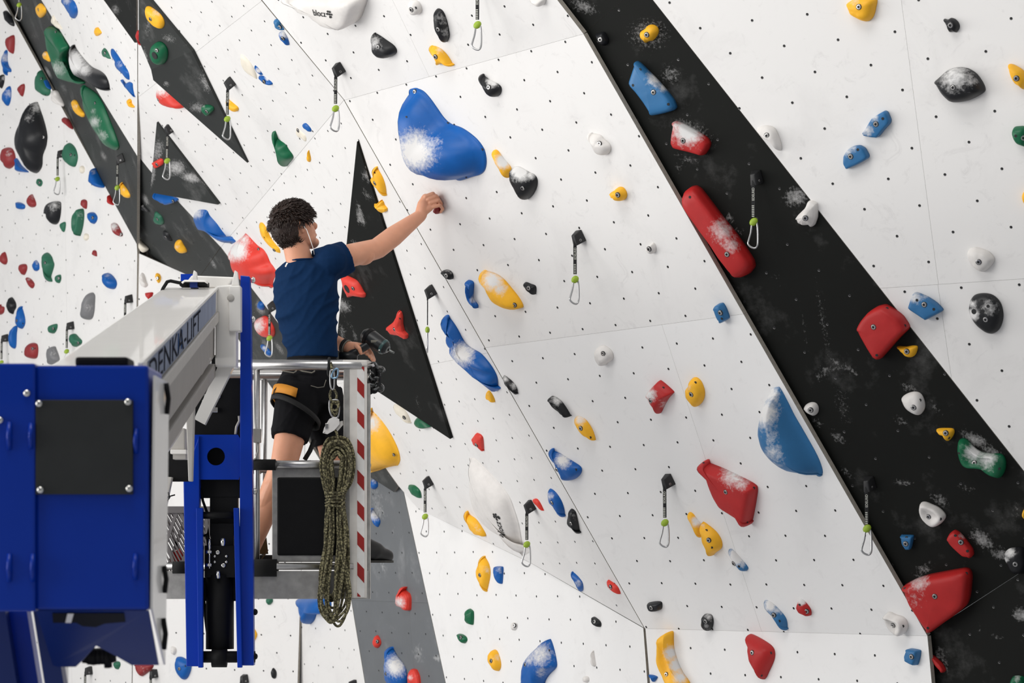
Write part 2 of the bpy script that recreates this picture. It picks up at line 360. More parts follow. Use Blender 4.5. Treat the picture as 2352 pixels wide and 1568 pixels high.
# ------------------------------------------------------------------ dark wedge volumes bolted on the wall
def volume(plane, vts, faces, label, spots, mat=DARK):
    top = [plane.on(x, y, h) for x, y, h in vts]; base = [p-plane.n*(h+.004) for p, (x, y, h) in zip(top, vts)]
    c = sum(base, Vector())/len(base); mw = plane.mat(c); inv = mw.inverted()
    bm = bmesh.new(); tv = [bm.verts.new(inv @ p) for p in top]; bv = [bm.verts.new(inv @ p) for p in base]
    tf = [bm.faces.new([tv[i] for i in f]) for f in faces]
    cnt = {}
    for f in faces:
        for i in range(len(f)): cnt[frozenset((f[i], f[(i+1) % len(f)]))] = cnt.get(frozenset((f[i], f[(i+1) % len(f)])), 0)+1
    for e, k in cnt.items():
        if k == 1:
            a, b = tuple(e); bm.faces.new((tv[a], tv[b], bv[b], bv[a]))
    bmesh.ops.subdivide_edges(bm, edges=list({e for f in tf for e in f.edges}), cuts=26, use_grid_fill=True)
    bmesh.ops.recalc_face_normals(bm, faces=bm.faces[:])
    bmesh.ops.triangulate(bm, faces=[f for f in bm.faces if len(f.verts) > 4])
    me = bpy.data.meshes.new('wall_volume'); bm.to_mesh(me); bm.free()
    set_chalk(me, [chalk_at(spots, *px(mw @ v.co)) for v in me.vertices])
    o = link('wall_volume', me, None, (mat,), label, 'wall volume', 'dark wedge volumes on the wall', mw=mw, smooth=False)
    return o, [P3(*[top[i] for i in f[:3]]) for f in faces]
o, (PL['V1'],) = volume(N, [(820, 325, .012), (1034, 1008, .02), (768, 834, .15)], [(0, 1, 2)], 'tall black triangular wedge volume beside the reaching man',
   sp('840,408,16,12,10,.6 836,450,24,9,5,.45 828,507,12,12,0,.7 826,480,10,10,30,.5 820,556,16,7,10,.5 786,702,24,16,20,.65 792,752,20,9,0,.5 805,775,26,4,3,.6 798,796,26,4,14,.6 960,930,6,22,-20,.35 970,890,5,25,30,.25 845,380,6,20,0,.4'))
o, (PL['V2'], PL['V3']) = volume(U, [(318.5, -29, .02), (440, 118, .02), (347, 160, .13), (318.5, 92, .10), (568, 374, .012), (352, 184, .13)], [(0, 1, 2, 3), (2, 1, 4, 5)],
   'black folded diamond volume with a green pocket hold near top left', sp('340,60,9,34,10,.35 388,88,22,12,20,.4 472,190,14,28,-25,.5 455,247,26,14,10,.5 382,192,9,8,0,.5 425,100,8,8,0,.3 335,130,6,30,-10,.4'), BAND)
o, (PL['V4'],) = volume(U, [(360, 281, .012), (501, 470, .02), (345, 442, .15)], [(0, 1, 2)], 'small black triangular volume with chalk smears and a quickdraw',
   sp('362,347,16,34,10,.5 405,385,22,18,10,.7 440,408,24,12,10,.75 350,402,8,36,10,.55 395,400,30,8,-20,.4'), BAND)

# ------------------------------------------------------------------ climbing holds, traced from the photograph and set on the facet they are bolted to
FR = {'A': (0, 0, 3.92), 'B': (300, 0, 3.92), 'C': (0, 350, 3.135), 'D': (300, 350, 3.92), 'E': (650, 0, 3.267), 'F': (1250, 0, 3.267), 'G': (1752, 0, 3.267), 'H': (750, 350, 3.92),
      'I': (1250, 400, 3.267), 'J': (1752, 400, 3.267), 'K': (850, 700, 3.92), 'L': (1250, 800, 3.267), 'M': (1752, 800, 3.267), 'N': (800, 1050, 3.027), 'O': (1300, 1100, 3.35),
      'P': (1752, 1100, 3.35), 'Q': (560, 430, 3.734), 'S': (0, 1180, 4.04), 'T': (350, 1000, 2.76), 'W': (350, 1020, 3.647), 'X': (0, 0, 1)}
# facet|frame|colour|form|height cm|outline|bolts|chalk (x,y,radius,strength)|label
TABLE = '''
L|A|k|d|5|25,110 60,95 95,130 130,200 128,237 95,225 50,180|||black tapered hold at the left picture edge, left of the dark band
L|A|m|d|6|55,350 90,325 132,322 133,430 120,485 85,460 55,410|||maroon half-moon hold below the black tapered hold at the left edge
L|A|b|d|5|10,500 40,455 68,455 70,530 80,590 103,625 100,650 75,650 52,680 20,610 5,560||45,520,50,.6|blue hooked hold with grey chalk at the left edge, topmost blue there
L|A|k|d|4|0,690 20,670 42,680 40,740 20,795 0,780||30,700,25,.5|small black chalked hold cut by the left picture edge
L|A|b|d|5|15,840 80,775 102,800 100,890 80,950 50,945 12,900||70,840,50,.5|dusty blue rounded hold above the large black pod hold
L|A|m|d|4|153,800 185,765 220,755 225,800 205,870 170,835|||small red leaf-shaped hold right of the dusty blue rounded hold
L|A|k|d|17|310,918 345,930 370,1000 400,1090 427,1210 420,1310 388,1400 380,1500 330,1560 250,1530 180,1440 130,1340 127,1260 155,1150 200,1050 250,960|390,1235|330,960,70,.55 260,1060,60,.4|very large black pod hold with chalked top at far left
L|A|m|d|8|15,1370 50,1330 110,1335 140,1400 135,1480 85,1520 40,1480 5,1430||80,1380,50,.4|ridged red round hold tucked left of the large black pod hold
L|A|b|d|5|135,1430 160,1430 200,1490 258,1545 240,1552 150,1540 132,1500|||blue hold peeking out under the large black pod hold
L|A|e|d|7|305,710 330,660 370,630 410,690 455,800 450,850 420,865 370,850 310,800|368,708 405,852||green rounded hold touching the left edge of the dark band
L|A|b|d|4|405,720 430,725 462,800 440,792|||blue sliver hold between the green rounded hold and the dark band
L|A|w|g|5|455,830 490,812 525,820 545,860 578,930 570,960 530,945 480,920 455,880|||white grooved hold straddling the left edge of the dark band
K|A|y|d|5|312,75 335,45 370,28 405,60 418,100 410,130 375,160 340,150 318,120|345,88||yellow round hold high on the dark band at top left
K|A|c|p|4|448,200 460,150 485,138 505,180 540,220 565,265 530,262 490,240|||cream bony hold above the upper large green hold
K|A|g|s|11|405,320 420,260 450,232 500,240 550,290 590,360 625,430 610,520 640,620 700,690 770,740 740,758 660,745 580,725 520,690 480,610 450,520 420,430|498,292|520,620,90,.55|upper of two large green crescent holds on the dark band
K|A|k|d|13|655,402 690,440 760,530 830,600 910,640 960,690 988,770 980,815 920,800 840,770 740,715 650,660 605,600 595,530 610,460||660,560,110,1.1 760,620,70,.8|large black hold thickly whitened with chalk beside the upper green crescent
K|A|y|d|4|380,490 400,465 425,465 440,500 455,555 420,545 390,525||400,490,30,.5|small yellow hold half hidden left of the upper green crescent
K|A|y|s|4|640,930 660,900 690,905 720,960 760,1020 758,1055 710,1040 660,990||680,960,40,.4|yellow ring-like hold left of the lower large green hold
K|A|g|d|11|725,780 760,770 820,800 880,850 930,930 965,1010 1000,1100 1040,1200 1075,1310 1060,1350 1010,1350 930,1320 870,1240 810,1140 760,1040 720,950 710,860|855,930|850,1100,60,.6 920,1220,60,.5 840,1000,30,.5|lower of two large green holds on the dark band, long and pointed
L|A|m|d|4|553,1075 580,1055 615,1070 640,1110 660,1165 625,1145 580,1110|||red slim hold peeking from under the dark band near the green oval
L|A|e|d|6|540,1380 570,1310 630,1285 680,1330 703,1410 690,1480 670,1503 620,1490 560,1440|635,1393 668,1398||green leaf-shaped hold beside a quickdraw, left of the dark band
K|A|b|d|6|550,-5 650,-5 690,50 702,110 690,150 665,168 630,140 590,90||600,10,40,.6|blue oval hold cut by the top picture edge, right of the dark band
K|A|y|p|4|843,280 860,250 885,245 905,270 918,295 900,315 870,325 845,305|||tiny yellow knob right of the cream bony hold
K|A|e|d|4|910,470 935,432 960,445 985,490 998,530 965,520 925,505|945,480||small dark green leaf hold left of the long thin blue hold
K|A|b|d|5|995,445 1020,440 1060,490 1110,570 1155,640 1168,700 1155,720 1110,690 1050,630 1025,580 1025,510 1000,480||1075,580,40,.45|long thin blue hold slanting down toward the vertical wall seam
K|A|b|p|4|1085,720 1110,715 1130,750 1165,735 1195,750 1200,800 1215,875 1190,865 1140,810 1100,770|||knobbly blue hold just below the long thin blue hold
K|A|y|d|4|1143,910 1165,888 1185,900 1190,930 1215,960 1200,970 1165,955|||small yellow twisted hold left of the vertical wall seam
V2|A|y|d|6|1290,110 1310,65 1345,55 1390,80 1440,120 1475,170 1482,220 1460,255 1410,260 1350,225 1305,170|1354,172|1400,110,60,.45|large pale yellow oval hold on the black diamond volume
K|A|r|d|4|1220,310 1250,265 1270,290 1275,350 1270,410 1250,385 1230,345|||red sliver hold on the vertical wall seam
V2|A|g|d|9|1345,480 1370,410 1430,372 1480,395 1512,450 1510,520 1480,570 1430,585 1380,565 1350,520|1411,454 *1393,500,34||round dark green hold with a deep pocket on the black diamond volume
V3|B|g|d|5|635,985 650,950 700,942 745,960 750,990 715,1025 680,1045 645,1020|683,1004|655,950,25,.4|small green rounded hold low on the black diamond volume
U|B|o|d|10|222,850 240,790 270,750 300,750 370,810 430,870 490,930 490,965 420,972 350,965 280,940 235,900|250,900|270,790,80,.9|chalky red dome hold under the black diamond volume
U|B|s|d|4|1290,190 1310,170 1335,185 1360,230 1385,265 1350,272 1310,250|1340,246||teal blue small hold against the crease near the top
U|B|b|d|4|1335,300 1360,280 1385,285 1410,330 1430,390 1420,408 1385,390 1350,350|1368,347|1375,305,45,.8|blue hold with white chalk just below the teal hold at the crease
U|B|c|d|3|978,540 990,490 1020,500 1070,550 1115,620 1140,710 1090,700 1030,660 990,600|1003,605 990,548||cream leaf hold left of two thin blue holds
U|B|b|d|3|1118,590 1150,610 1190,670 1165,665 1130,635||1150,635,25,.9|thin blue chalked sliver hold right of the cream leaf
U|B|b|d|4|1155,685 1190,680 1250,720 1280,750 1265,765 1215,755 1175,725|1200,738|1230,705,25,.8|blue wedge hold directly below the thin chalked sliver
U|B|y|d|5|862,900 885,895 930,930 970,965 970,995 940,1005 890,980 865,950|868,915|880,910,30,.4|yellow tongue hold beside the quickdraw at the black diamond volume
N|B|g|d|10|1303,1155 1320,1170 1370,1240 1415,1285 1440,1340 1470,1410 1430,1470 1400,1500 1375,1480 1365,1400 1330,1330 1325,1270|||bright green dagger-shaped hold on the white wall above the man
N|B|c|d|3|1475,1180 1490,1090 1530,1140 1570,1190 1590,1230 1580,1275 1530,1250 1490,1230|1506,1175 1522,1240||cream leaf hold right of the bright green dagger hold
N|B|b|d|4|1548,1130 1570,1100 1600,1098 1635,1155 1630,1185 1590,1170|||small blue hold touching the cream leaf above the green dagger
N|B|y|d|3|1590,1400 1603,1350 1615,1380 1625,1430 1615,1458 1590,1450|||tiny yellow sliver hold right of the bright green dagger hold
V4|B|o|d|4|190,1470 220,1450 270,1425 295,1440 295,1475 260,1500 215,1518 195,1495|235,1480||red bean hold on the small black triangular volume
T|E|w|f|14|60,-60 70,5 130,45 190,60 250,115 330,160 430,182 520,180 580,140 608,80 617,-60|||large white lipped macro hold with paw logo at the top edge
T|E|w|d|5|945,30 960,5 1000,0 1030,25 1045,70 1030,100 985,112 955,95|962,73 994,60||white egg hold at the top edge left of the black oblong hold
T|E|w|d|5|1870,-20 1970,-20 1965,30 1930,38 1890,18|||white hold cut by the top edge left of the black strip
T|E|k|d|7|680,248 720,260 780,300 835,340 857,380 840,410 780,435 720,432 675,405 665,370 668,300|714,352|690,320,60,.6|black teardrop hold with chalked left half above the big blue macro
T|E|k|d|6|1130,130 1145,75 1170,62 1200,80 1225,130 1245,210 1252,270 1235,310 1205,318 1175,285 1145,225|1163,220|1190,150,60,.4 1210,240,40,.45|black oblong upright hold left of the top quickdraw
T|E|y|d|5|1100,350 1130,342 1180,360 1225,400 1260,450 1278,495 1230,480 1190,475 1160,487 1140,450 1115,390|1143,427|1180,370,45,.5|yellow forked hold below the black oblong hold
M|E|k|d|6|1482,565 1500,560 1560,600 1625,635 1643,670 1630,710 1590,728 1550,715 1520,670 1495,610|1543,655|1570,615,45,.95|black pointed hold with a white chalk cap right of the big blue macro
M|E|b|m|20|910,740 925,690 960,665 1010,662 1060,685 1110,740 1160,810 1210,880 1260,925 1340,955 1410,1000 1470,1055 1515,1125 1530,1210 1515,1280 1470,1315 1390,1340 1300,1368 1240,1368 1180,1345 1090,1338 1010,1310 940,1250 900,1160 885,1050 885,930 905,840|988,688 1235,925 1493,1122 1373,1328 925,880|985,1140,150,1.0 1000,1040,80,.7 1130,1080,70,.55|huge blue teardrop macro hold with a chalk patch above the man's hand
M|E|y|d|5|1567,1140 1590,1122 1615,1130 1660,1190 1710,1250 1715,1290 1690,1335 1650,1310 1605,1240 1575,1180||1650,1210,60,1.0|yellow crescent hold thick with chalk beside the chalk-topped black hold
M|E|k|d|8|1700,1300 1720,1260 1760,1245 1800,1260 1850,1290 1890,1310 1912,1350 1905,1410 1870,1470 1820,1500 1770,1480 1735,1430 1700,1360|1797,1412 1740,1353|1780,1280,75,1.1 1860,1310,40,.8|large black hold with a white chalked top right of the huge blue macro
N|E|y|d|6|685,1280 690,1252 715,1270 750,1330 772,1400 775,1465 750,1465 700,1420 660,1370 660,1340 675,1320|688,1374 686,1297||yellow leaf hold between the tall triangular volume and the crease
N|H|y|p|6|435,465 450,445 480,450 495,425 515,440 525,470 550,500 548,525 510,540 480,525 470,495 445,490|||yellow knotted knob hold just below the yellow leaf at the crease
R|F|y|d|5|705,270 720,240 755,215 780,190 815,183 850,200 862,235 845,275 815,305 790,308 760,322 735,310 710,290|768,261||yellow bone-shaped hold near the top of the black strip
R|F|k|d|4|380,265 410,245 450,238 475,270 487,305 470,335 435,343 395,320|420,297||small black hold camouflaged at the top left of the black strip
R|F|s|f|6|680,470 705,456 735,475 790,530 860,600 930,680 980,745 1000,800 980,825 900,850 820,865 795,855 740,770 680,690 630,635 635,600|819,692 719,522 666,640 931,782|830,590,70,.75 900,650,50,.7|blue angular slab hold on the upper black strip
R|F|r|f|6|970,915 1000,905 1060,930 1150,980 1230,1030 1255,1070 1245,1110 1215,1155 1180,1163 1090,1140 970,1110 945,1085 950,1030 960,970|1042,1055|1080,980,110,1.0 1000,950,60,.7|red block hold with a frosted white top on the black strip
M|F|w|d|6|330,1005 360,1000 420,1010 450,1040 495,1080 503,1120 480,1155 430,1165 385,1145 355,1080|413,1078||white rounded hold left of the black strip above the yellow knob
R|F|w|d|5|1580,985 1620,950 1680,940 1730,960 1760,1010 1780,1070 1785,1115 1765,1132 1735,1120 1690,1060 1620,1025|1669,1017||white curved hold on the right edge of the black strip
M|F|y|d|6|510,1440 525,1430 535,1430 560,1402 595,1405 620,1440 622,1475 600,1500 560,1500 540,1480 512,1468|549,1463||yellow skull-like knob hold alone in the middle of the centre wall
R|G|y|d|6|615,40 660,5 700,-20 850,-20 852,60 830,130 790,160 740,160 690,140 640,110 625,80|720,52|690,10,50,.4|yellow block hold cut by the top edge on the right wall
R|G|k|d|4|1350,155 1365,140 1390,145 1415,133 1450,145 1475,175 1478,210 1455,243 1430,238 1400,243 1380,225 1370,190|1408,190||small black jagged hold above the large black eye-shaped hold
R|G|k|d|9|1270,630 1310,590 1380,530 1450,505 1530,508 1600,545 1645,600 1670,650 1668,685 1620,720 1540,755 1450,773 1380,765 1320,720 1285,670|1427,657 *1512,653,18|1440,570,120,.75 1560,600,60,.5 1420,690,40,.4|large black eye-shaped hold with grey chalk on the right wall
R|G|y|d|5|1835,495 1860,478 1900,490 1960,530 1990,600 1960,670 1920,655 1875,625 1845,560|1902,588||yellow hold cut by the right edge beside the black eye-shaped hold
R|G|s|f|4|920,828 945,840 968,895 960,925 920,970 880,1020 855,1032 800,1028 750,1018 745,1005 775,960 820,890 870,855|848,931 900,890|780,980,50,.7 840,880,40,.6|upper of two blue slab holds on the right white wall
R|G|s|f|4|605,1175 640,1120 690,1092 735,1087 775,1110 803,1160 795,1185 720,1230 640,1265 615,1262 600,1235|659,1174 713,1123|630,1130,50,.65 680,1110,40,.5|lower of two blue slab holds on the right white wall
R|G|g|d|5|1860,1010 1880,960 1920,945 1990,960 1990,1095 1920,1095 1880,1065|1955,1035 1898,1020||green rounded hold cut by the right picture edge
R|G|y|d|4|1940,1480 1965,1430 2000,1430 2000,1550 1960,1540|||yellow sliver at the right picture edge below the green hold
V1|H|o|d|6|120,1120 140,1098 175,1105 220,1120 275,1150 310,1195 340,1250 357,1275 345,1305 290,1308 230,1300 180,1308 150,1270 130,1220 115,1160|237,1225 *186,1228,40||red knobbly hold with a dark pocket on the tall triangular volume
M|H|m|d|5|985,520 1005,470 1035,465 1042,510 1030,545 1005,540|||small dark red hold gripped in the man's raised hand
M|H|k|d|4|1037,1075 1060,1058 1095,1053 1130,1075 1145,1115 1135,1140 1100,1135 1070,1115|1078,1108|1100,1070,40,.4|small black hold on the crease left of the slim blue hold
M|H|b|s|4|1258,1190 1270,1150 1300,1148 1325,1165 1330,1200 1325,1300 1345,1340 1368,1375 1360,1402 1320,1390 1280,1350 1258,1280 1252,1230||1325,1320,40,.7|slim blue upright crescent hold left of the big yellow pod
M|H|y|d|10|1390,1090 1410,1062 1460,1068 1530,1090 1600,1140 1670,1220 1740,1310 1775,1385 1740,1405 1690,1418 1620,1410 1540,1370 1470,1300 1420,1210 1395,1140|1690,1375|1490,1150,100,.9 1560,1220,70,.75|big yellow pod hold with a chalk-filled dish, centre of the wall
M|H|k|d|4|1780,1180 1800,1165 1840,1180 1885,1200 1890,1250 1880,1278 1840,1260 1800,1225|1820,1221||small black hold right of the big yellow pod
R|I|r|f|9|1030,180 1060,125 1110,88 1150,83 1190,110 1260,200 1350,320 1440,430 1530,560 1580,640 1588,690 1550,740 1490,770 1440,775 1390,740 1320,650 1250,540 1160,420 1080,310 1030,230|1371,601 1093,172|1330,420,100,.6 1400,530,80,.55|long red sausage-shaped hold on the black strip
M|I|w|d|4|768,560 790,540 820,513 835,530 843,560 830,590 800,592 780,580|785,562||tiny white cup hold near the black strip, level with the long red hold
M|I|s|f|5|1287,1000 1310,970 1345,963 1370,1000 1392,1060 1390,1080 1345,1107 1315,1085 1295,1040|1320,1040 1332,1083||small blue brick hold beside the left edge of the black strip
M|I|w|d|6|380,1350 390,1310 430,1283 470,1290 510,1325 522,1370 505,1400 480,1410 465,1430 425,1437 395,1415 382,1380|440,1347|450,1310,40,.3|white nubbly hold in the centre wall below the panel seam
R|J|w|p|6|235,345 260,310 310,260 345,200 375,195 410,215 418,260 415,320 395,375 365,395 330,385 285,385 245,370|319,330||white triangular hold on the right edge of the black strip
R|J|w|d|5|1522,610 1545,565 1590,547 1640,555 1700,580 1740,625 1735,660 1700,705 1650,735 1605,730 1560,700 1530,655|1619,658||white shell hold on the right wall above the black pitted disc
R|J|s|f|5|1090,1000 1110,940 1135,890 1165,885 1240,915 1310,960 1358,1010 1345,1030 1290,1060 1230,1090 1195,1080 1140,1045 1095,1015|1211,978 1157,945 1283,1013|1140,920,60,.7 1220,910,40,.5|blue trapezoid hold on the right wall beside the black strip
R|J|k|d|6|1530,1030 1545,960 1590,905 1660,890 1730,905 1785,960 1807,1040 1800,1110 1770,1170 1710,1203 1650,1195 1590,1150 1545,1090|1672,1090 1642,950 *1650,1030,14 *1750,1035,18 *1690,990,12 *1585,1030,20|1580,1050,45,1.0 1570,970,35,.7 1700,1000,70,.55|black round pitted disc hold with chalk craters on the right wall
R|J|r|f|8|705,1165 740,1100 800,1030 870,985 930,973 990,1005 1060,1060 1105,1130 1100,1160 1040,1220 960,1310 900,1375 860,1387 820,1375 770,1300 720,1210|831,1146 1066,1136 932,1006 855,1357 715,1195||clean red rounded slab hold on the right edge of the black strip
R|J|y|d|4|1003,1300 1020,1288 1080,1290 1130,1283 1163,1290 1160,1325 1140,1360 1100,1377 1060,1368 1040,1345 1015,1325|1080,1330||small yellow hold right below the clean red slab
V1|K|o|p|6|130,240 145,205 200,160 235,100 260,50 285,60 298,100 300,170 315,230 345,265 340,300 310,310 270,300 230,285 160,270|220,222 265,123||red three-cornered hold low on the tall triangular volume
N|K|b|g|11|655,150 665,105 690,98 740,140 790,215 840,310 880,360 940,400 1000,435 1060,500 1110,570 1145,640 1153,710 1145,770 1120,775 1050,735 960,685 850,600 760,530 710,460 680,380 660,270||830,440,110,.95 900,400,60,.7|long wavy blue hold with ripples and chalk beside the crease
N|K|y|d|4|1042,815 1055,780 1075,770 1100,800 1120,840 1127,873 1100,875 1065,855 1045,840|||small ochre hold under the long wavy blue hold
M|K|k|p|4|1193,650 1210,632 1240,650 1280,685 1310,720 1330,765 1325,805 1295,790 1260,750 1220,720 1195,690||1215,665,35,.7 1290,730,40,.6|black and white chalked hold on the crease beside the wavy blue hold
M|K|k|s|5|1622,840 1640,818 1680,830 1730,870 1780,940 1806,990 1800,1003 1750,980 1690,930 1640,880||1680,860,60,.65|slender black banana hold above the chalked yellow egg
M|L|y|d|5|220,555 235,515 265,507 310,530 355,590 380,650 385,688 350,687 295,660 250,610|273,600 345,668|270,530,50,.75|yellow egg hold with chalked top near the crease
N|K|c|d|5|205,940 220,895 270,905 320,950 355,1010 367,1065 330,1055 270,1010 225,970|303,1015||cream hold half hidden beneath the tall triangular volume
N|K|g|d|6|395,1060 430,1010 480,1015 545,1085 545,1097 500,1110 440,1100|||dark green hold peeking from under the tall triangular volume
N|K|o|p|5|910,1215 940,1170 965,1150 1000,1165 1020,1195 1027,1310 1000,1312 960,1290 915,1260|955,1260||small red angular hold below the tip of the tall triangular volume
N|K|y|m|16|-30,950 20,955 80,1010 150,1100 210,1200 255,1300 273,1380 262,1430 230,1455 120,1480 30,1510 -60,1520 -90,1400 -80,1150|208,1348|10,1060,90,.8|large yellow macro hold beside the striped corner post of the basket
M|L|b|d|6|40,765 60,762 120,785 200,835 270,880 285,915 265,955 220,985 160,997 125,985 90,920 55,840|94,908 237,910|140,840,60,.95 120,810,40,.5|blue triangular hold with a chalk patch sitting on the crease
N|N|w|m|14|825,20 860,0 900,20 980,100 1060,190 1120,270 1160,370 1190,470 1210,600 1215,690 1180,660 1100,620 1010,575 930,520 860,440 815,340 795,230 800,110|||large white almond macro hold with a paw logo low on the wall
N|N|y|d|7|812,380 850,400 900,440 960,540 920,548 875,530 838,480||900,500,40,.4|yellow hold peeking out under the large white almond macro
M|L|r|d|7|760,350 790,310 830,270 865,240 890,245 970,315 972,335 940,370 905,430 880,480 855,488 830,475 790,420 765,380|798,393 892,296|790,350,60,.8 900,420,50,.45|chalked red boulder hold left of the yellow comma hold
M|L|y|d|6|1060,310 1090,270 1110,225 1145,215 1180,245 1203,300 1207,350 1190,400 1150,435 1110,435 1070,405 1053,360|1102,346 1133,257|1085,300,40,.4|yellow comma-shaped hold right of the chalked red boulder
M|L|s|m|17|1575,640 1580,560 1600,480 1640,380 1690,310 1750,287 1775,300 1830,400 1880,500 1950,620 2050,800 2090,910 2080,955 2040,972 1930,978 1830,965 1740,920 1660,850 1600,760|1623,787 1657,340|1640,480,120,.95 1690,340,80,.9 1700,660,70,.5 1720,780,80,.6 1750,850,70,.45|huge blue fin-shaped macro hold with a chalked left edge by the black strip
M|L|r|f|9|1183,865 1195,848 1225,850 1330,890 1450,945 1560,1000 1600,1030 1605,1070 1590,1170 1570,1270 1555,1315 1530,1322 1480,1300 1390,1240 1310,1185 1260,1110 1215,990|1361,1077 1573,1047 1195,862 1520,1305|1420,950,100,.75 1480,1010,70,.6|large red kite-shaped slab hold below the huge blue fin
N|L|b|d|6|20,1100 30,1065 50,1050 90,1080 130,1140 153,1210 153,1260 135,1265 100,1220 60,1170 30,1145|57,1157|45,1110,35,.6|blue lobed hold left of the crease beside a small red hold
N|L|k|d|6|170,1300 185,1230 205,1200 235,1220 250,1270 265,1350 266,1390 230,1370 185,1335|200,1312 205,1235|225,1260,30,.35|black boat-shaped hold just left of the lower crease
M|L|y|d|4|1077,1250 1090,1227 1115,1235 1150,1280 1180,1320 1190,1380 1170,1420 1130,1375 1095,1310||1140,1300,45,.9|chalky pale yellow sliver hold joined to the yellow hold under the red kite
M|L|y|d|7|1172,1350 1190,1300 1230,1320 1290,1370 1325,1420 1338,1465 1330,1500 1290,1530 1265,1553 1235,1545 1210,1500 1185,1440|1233,1439 1216,1365 1256,1493|1190,1330,25,.5|yellow lumpy hold below the large red kite slab
R|M|w|d|4|300,460 320,425 360,403 400,408 420,440 415,480 385,505 350,500 315,482|358,463||smallest white knob hold on the left edge of the black strip
R|M|w|d|5|1030,400 1050,360 1100,330 1155,322 1195,345 1218,400 1217,450 1190,490 1150,505 1100,490 1055,455|1131,443 1180,388||white domed disc hold in the middle of the black strip
R|M|y|d|4|1298,615 1320,598 1380,595 1430,600 1440,630 1420,670 1390,695 1365,688 1345,655 1305,640|1372,635 1395,670||small yellow wedge hold left of the green bean hold
R|M|g|s|6|1455,740 1470,690 1505,670 1545,690 1590,740 1650,775 1720,785 1790,788 1825,830 1825,900 1795,960 1755,972 1700,955 1650,915 1590,900 1520,895 1475,870 1455,800|1587,860 *1472,785,9 *1775,902,10|1580,780,70,.9 1680,830,80,.75|green bean-shaped hold with chalked top on the lower black strip
R|M|w|s|5|1170,1220 1185,1160 1220,1147 1270,1165 1330,1195 1375,1245 1365,1285 1320,1325 1270,1340 1225,1320 1185,1275|1241,1265 1333,1280||white scooped ear-like hold on the lower black strip
R|M|s|f|4|1038,1400 1080,1395 1135,1400 1130,1450 1115,1500 1070,1507 1045,1470|1072,1465 1078,1418||tiny blue block hold on the lower black strip
R|M|r|f|5|1383,1430 1410,1380 1445,1358 1480,1375 1530,1430 1580,1500 1587,1540 1565,1565 1500,1560 1450,1520 1400,1470|1486,1454 1444,1405 1535,1520|1500,1400,40,.5|dusty red oblong hold right of the tiny blue block
R|P|k|d|6|1850,600 1880,545 1930,525 2010,530 2040,640 2010,720 1920,740 1880,690|1943,655 1947,565|1900,560,50,.8 1870,620,30,.7|black chalked round hold at the right edge of the black strip
R|P|r|f|9|1080,830 1110,800 1200,755 1300,725 1430,700 1560,677 1600,690 1617,740 1605,880 1580,960 1500,1030 1400,1100 1310,1165 1265,1180 1235,1150 1180,1070 1120,980 1090,900|1323,902 1567,725 1270,1145 1092,843|1200,790,90,.6 1170,920,90,.35|largest red slab hold low on the black strip
Z|P|r|f|4|1295,1370 1310,1350 1345,1375 1390,1420 1413,1465 1395,1485 1360,1465 1320,1420|||thin red stick hold in the lower right corner
Q|P|s|f|5|1100,1365 1125,1308 1150,1300 1218,1315 1215,1370 1195,1428 1150,1420 1105,1395|1144,1366||small dark blue cube hold on the lowest white panel
M|P|w|s|6|948,1060 955,1030 985,1020 1030,1040 1080,1055 1110,1085 1122,1130 1105,1175 1060,1197 1010,1170 960,1110|1000,1128 1078,1132||white scooped hold beside the foot of the black strip
Z|P|g|d|5|1900,1560 1930,1515 1980,1510 2020,1530 2020,1600 1900,1600||1960,1535,40,.5|green chalked hold cut by the lower right corner
R|P|y|d|4|2000,270 2012,230 2035,230 2035,310 2008,300|||yellow sliver at the right edge above the chalked black round hold
M|O|s|d|4|1250,560 1265,535 1290,545 1340,600 1395,665 1403,690 1385,708 1345,710 1290,660|1290,650 1330,672|1310,600,70,1.1 1350,650,40,.6|pale blue hold almost white with chalk below the yellow lumpy hold
M|O|s|d|5|1522,945 1540,930 1580,945 1640,1000 1690,1060 1705,1110 1703,1150 1690,1165 1650,1130 1590,1050 1540,980|1597,1047 1640,1092|1570,970,55,1.0 1630,1010,40,.6|blue feather-shaped hold with a white tip near the lower fold
M|O|r|d|5|1780,965 1795,930 1815,920 1850,950 1885,1000 1888,1045 1850,1048 1800,1025 1780,990|1850,1018 1795,970|1815,935,35,1.1|small red hold with white chalk cap right of the blue feather hold
M|O|k|d|4|620,975 635,950 690,938 735,942 743,970 735,1000 690,1017 640,1015 622,995|655,990||small black pill hold above the yellow boomerang hold
M|O|k|d|5|1048,1090 1060,1045 1090,1033 1125,1045 1137,1090 1130,1140 1110,1163 1070,1162 1047,1135|1073,1095|1095,1060,40,.6 1085,1130,30,.5|black and grey nugget hold just above the lower fold
Q|O|y|s|8|705,1270 720,1220 770,1185 825,1168 830,1240 835,1300 860,1390 900,1480 960,1580 900,1640 800,1620 740,1520 705,1420 700,1340|771,1503|810,1340,60,1.0 850,1430,60,1.0 880,1520,60,.9|yellow boomerang hold filled with chalk at the bottom edge
Q|O|r|d|8|1383,1260 1390,1210 1415,1190 1450,1197 1530,1240 1590,1285 1610,1330 1605,1390 1570,1470 1540,1530 1505,1540 1450,1500 1405,1420 1385,1330|1432,1335 1574,1337 1502,1510||smooth red teardrop hold on the lowest white panel
Q|O|b|p|3|640,1503 675,1505 707,1520 695,1545 677,1560 655,1535|||tiny blue triangle hold at the foot of the crease
N|O|b|d|4|40,730 45,710 70,725 105,760 130,800 133,850 115,867 95,840 65,790||90,800,40,.5|small blue pointed hold just above the fold left of the crease
N|O|o|d|4|312,800 325,773 350,785 395,820 420,870 415,885 380,880 330,840|342,830||small red hold against the left side of the lower crease
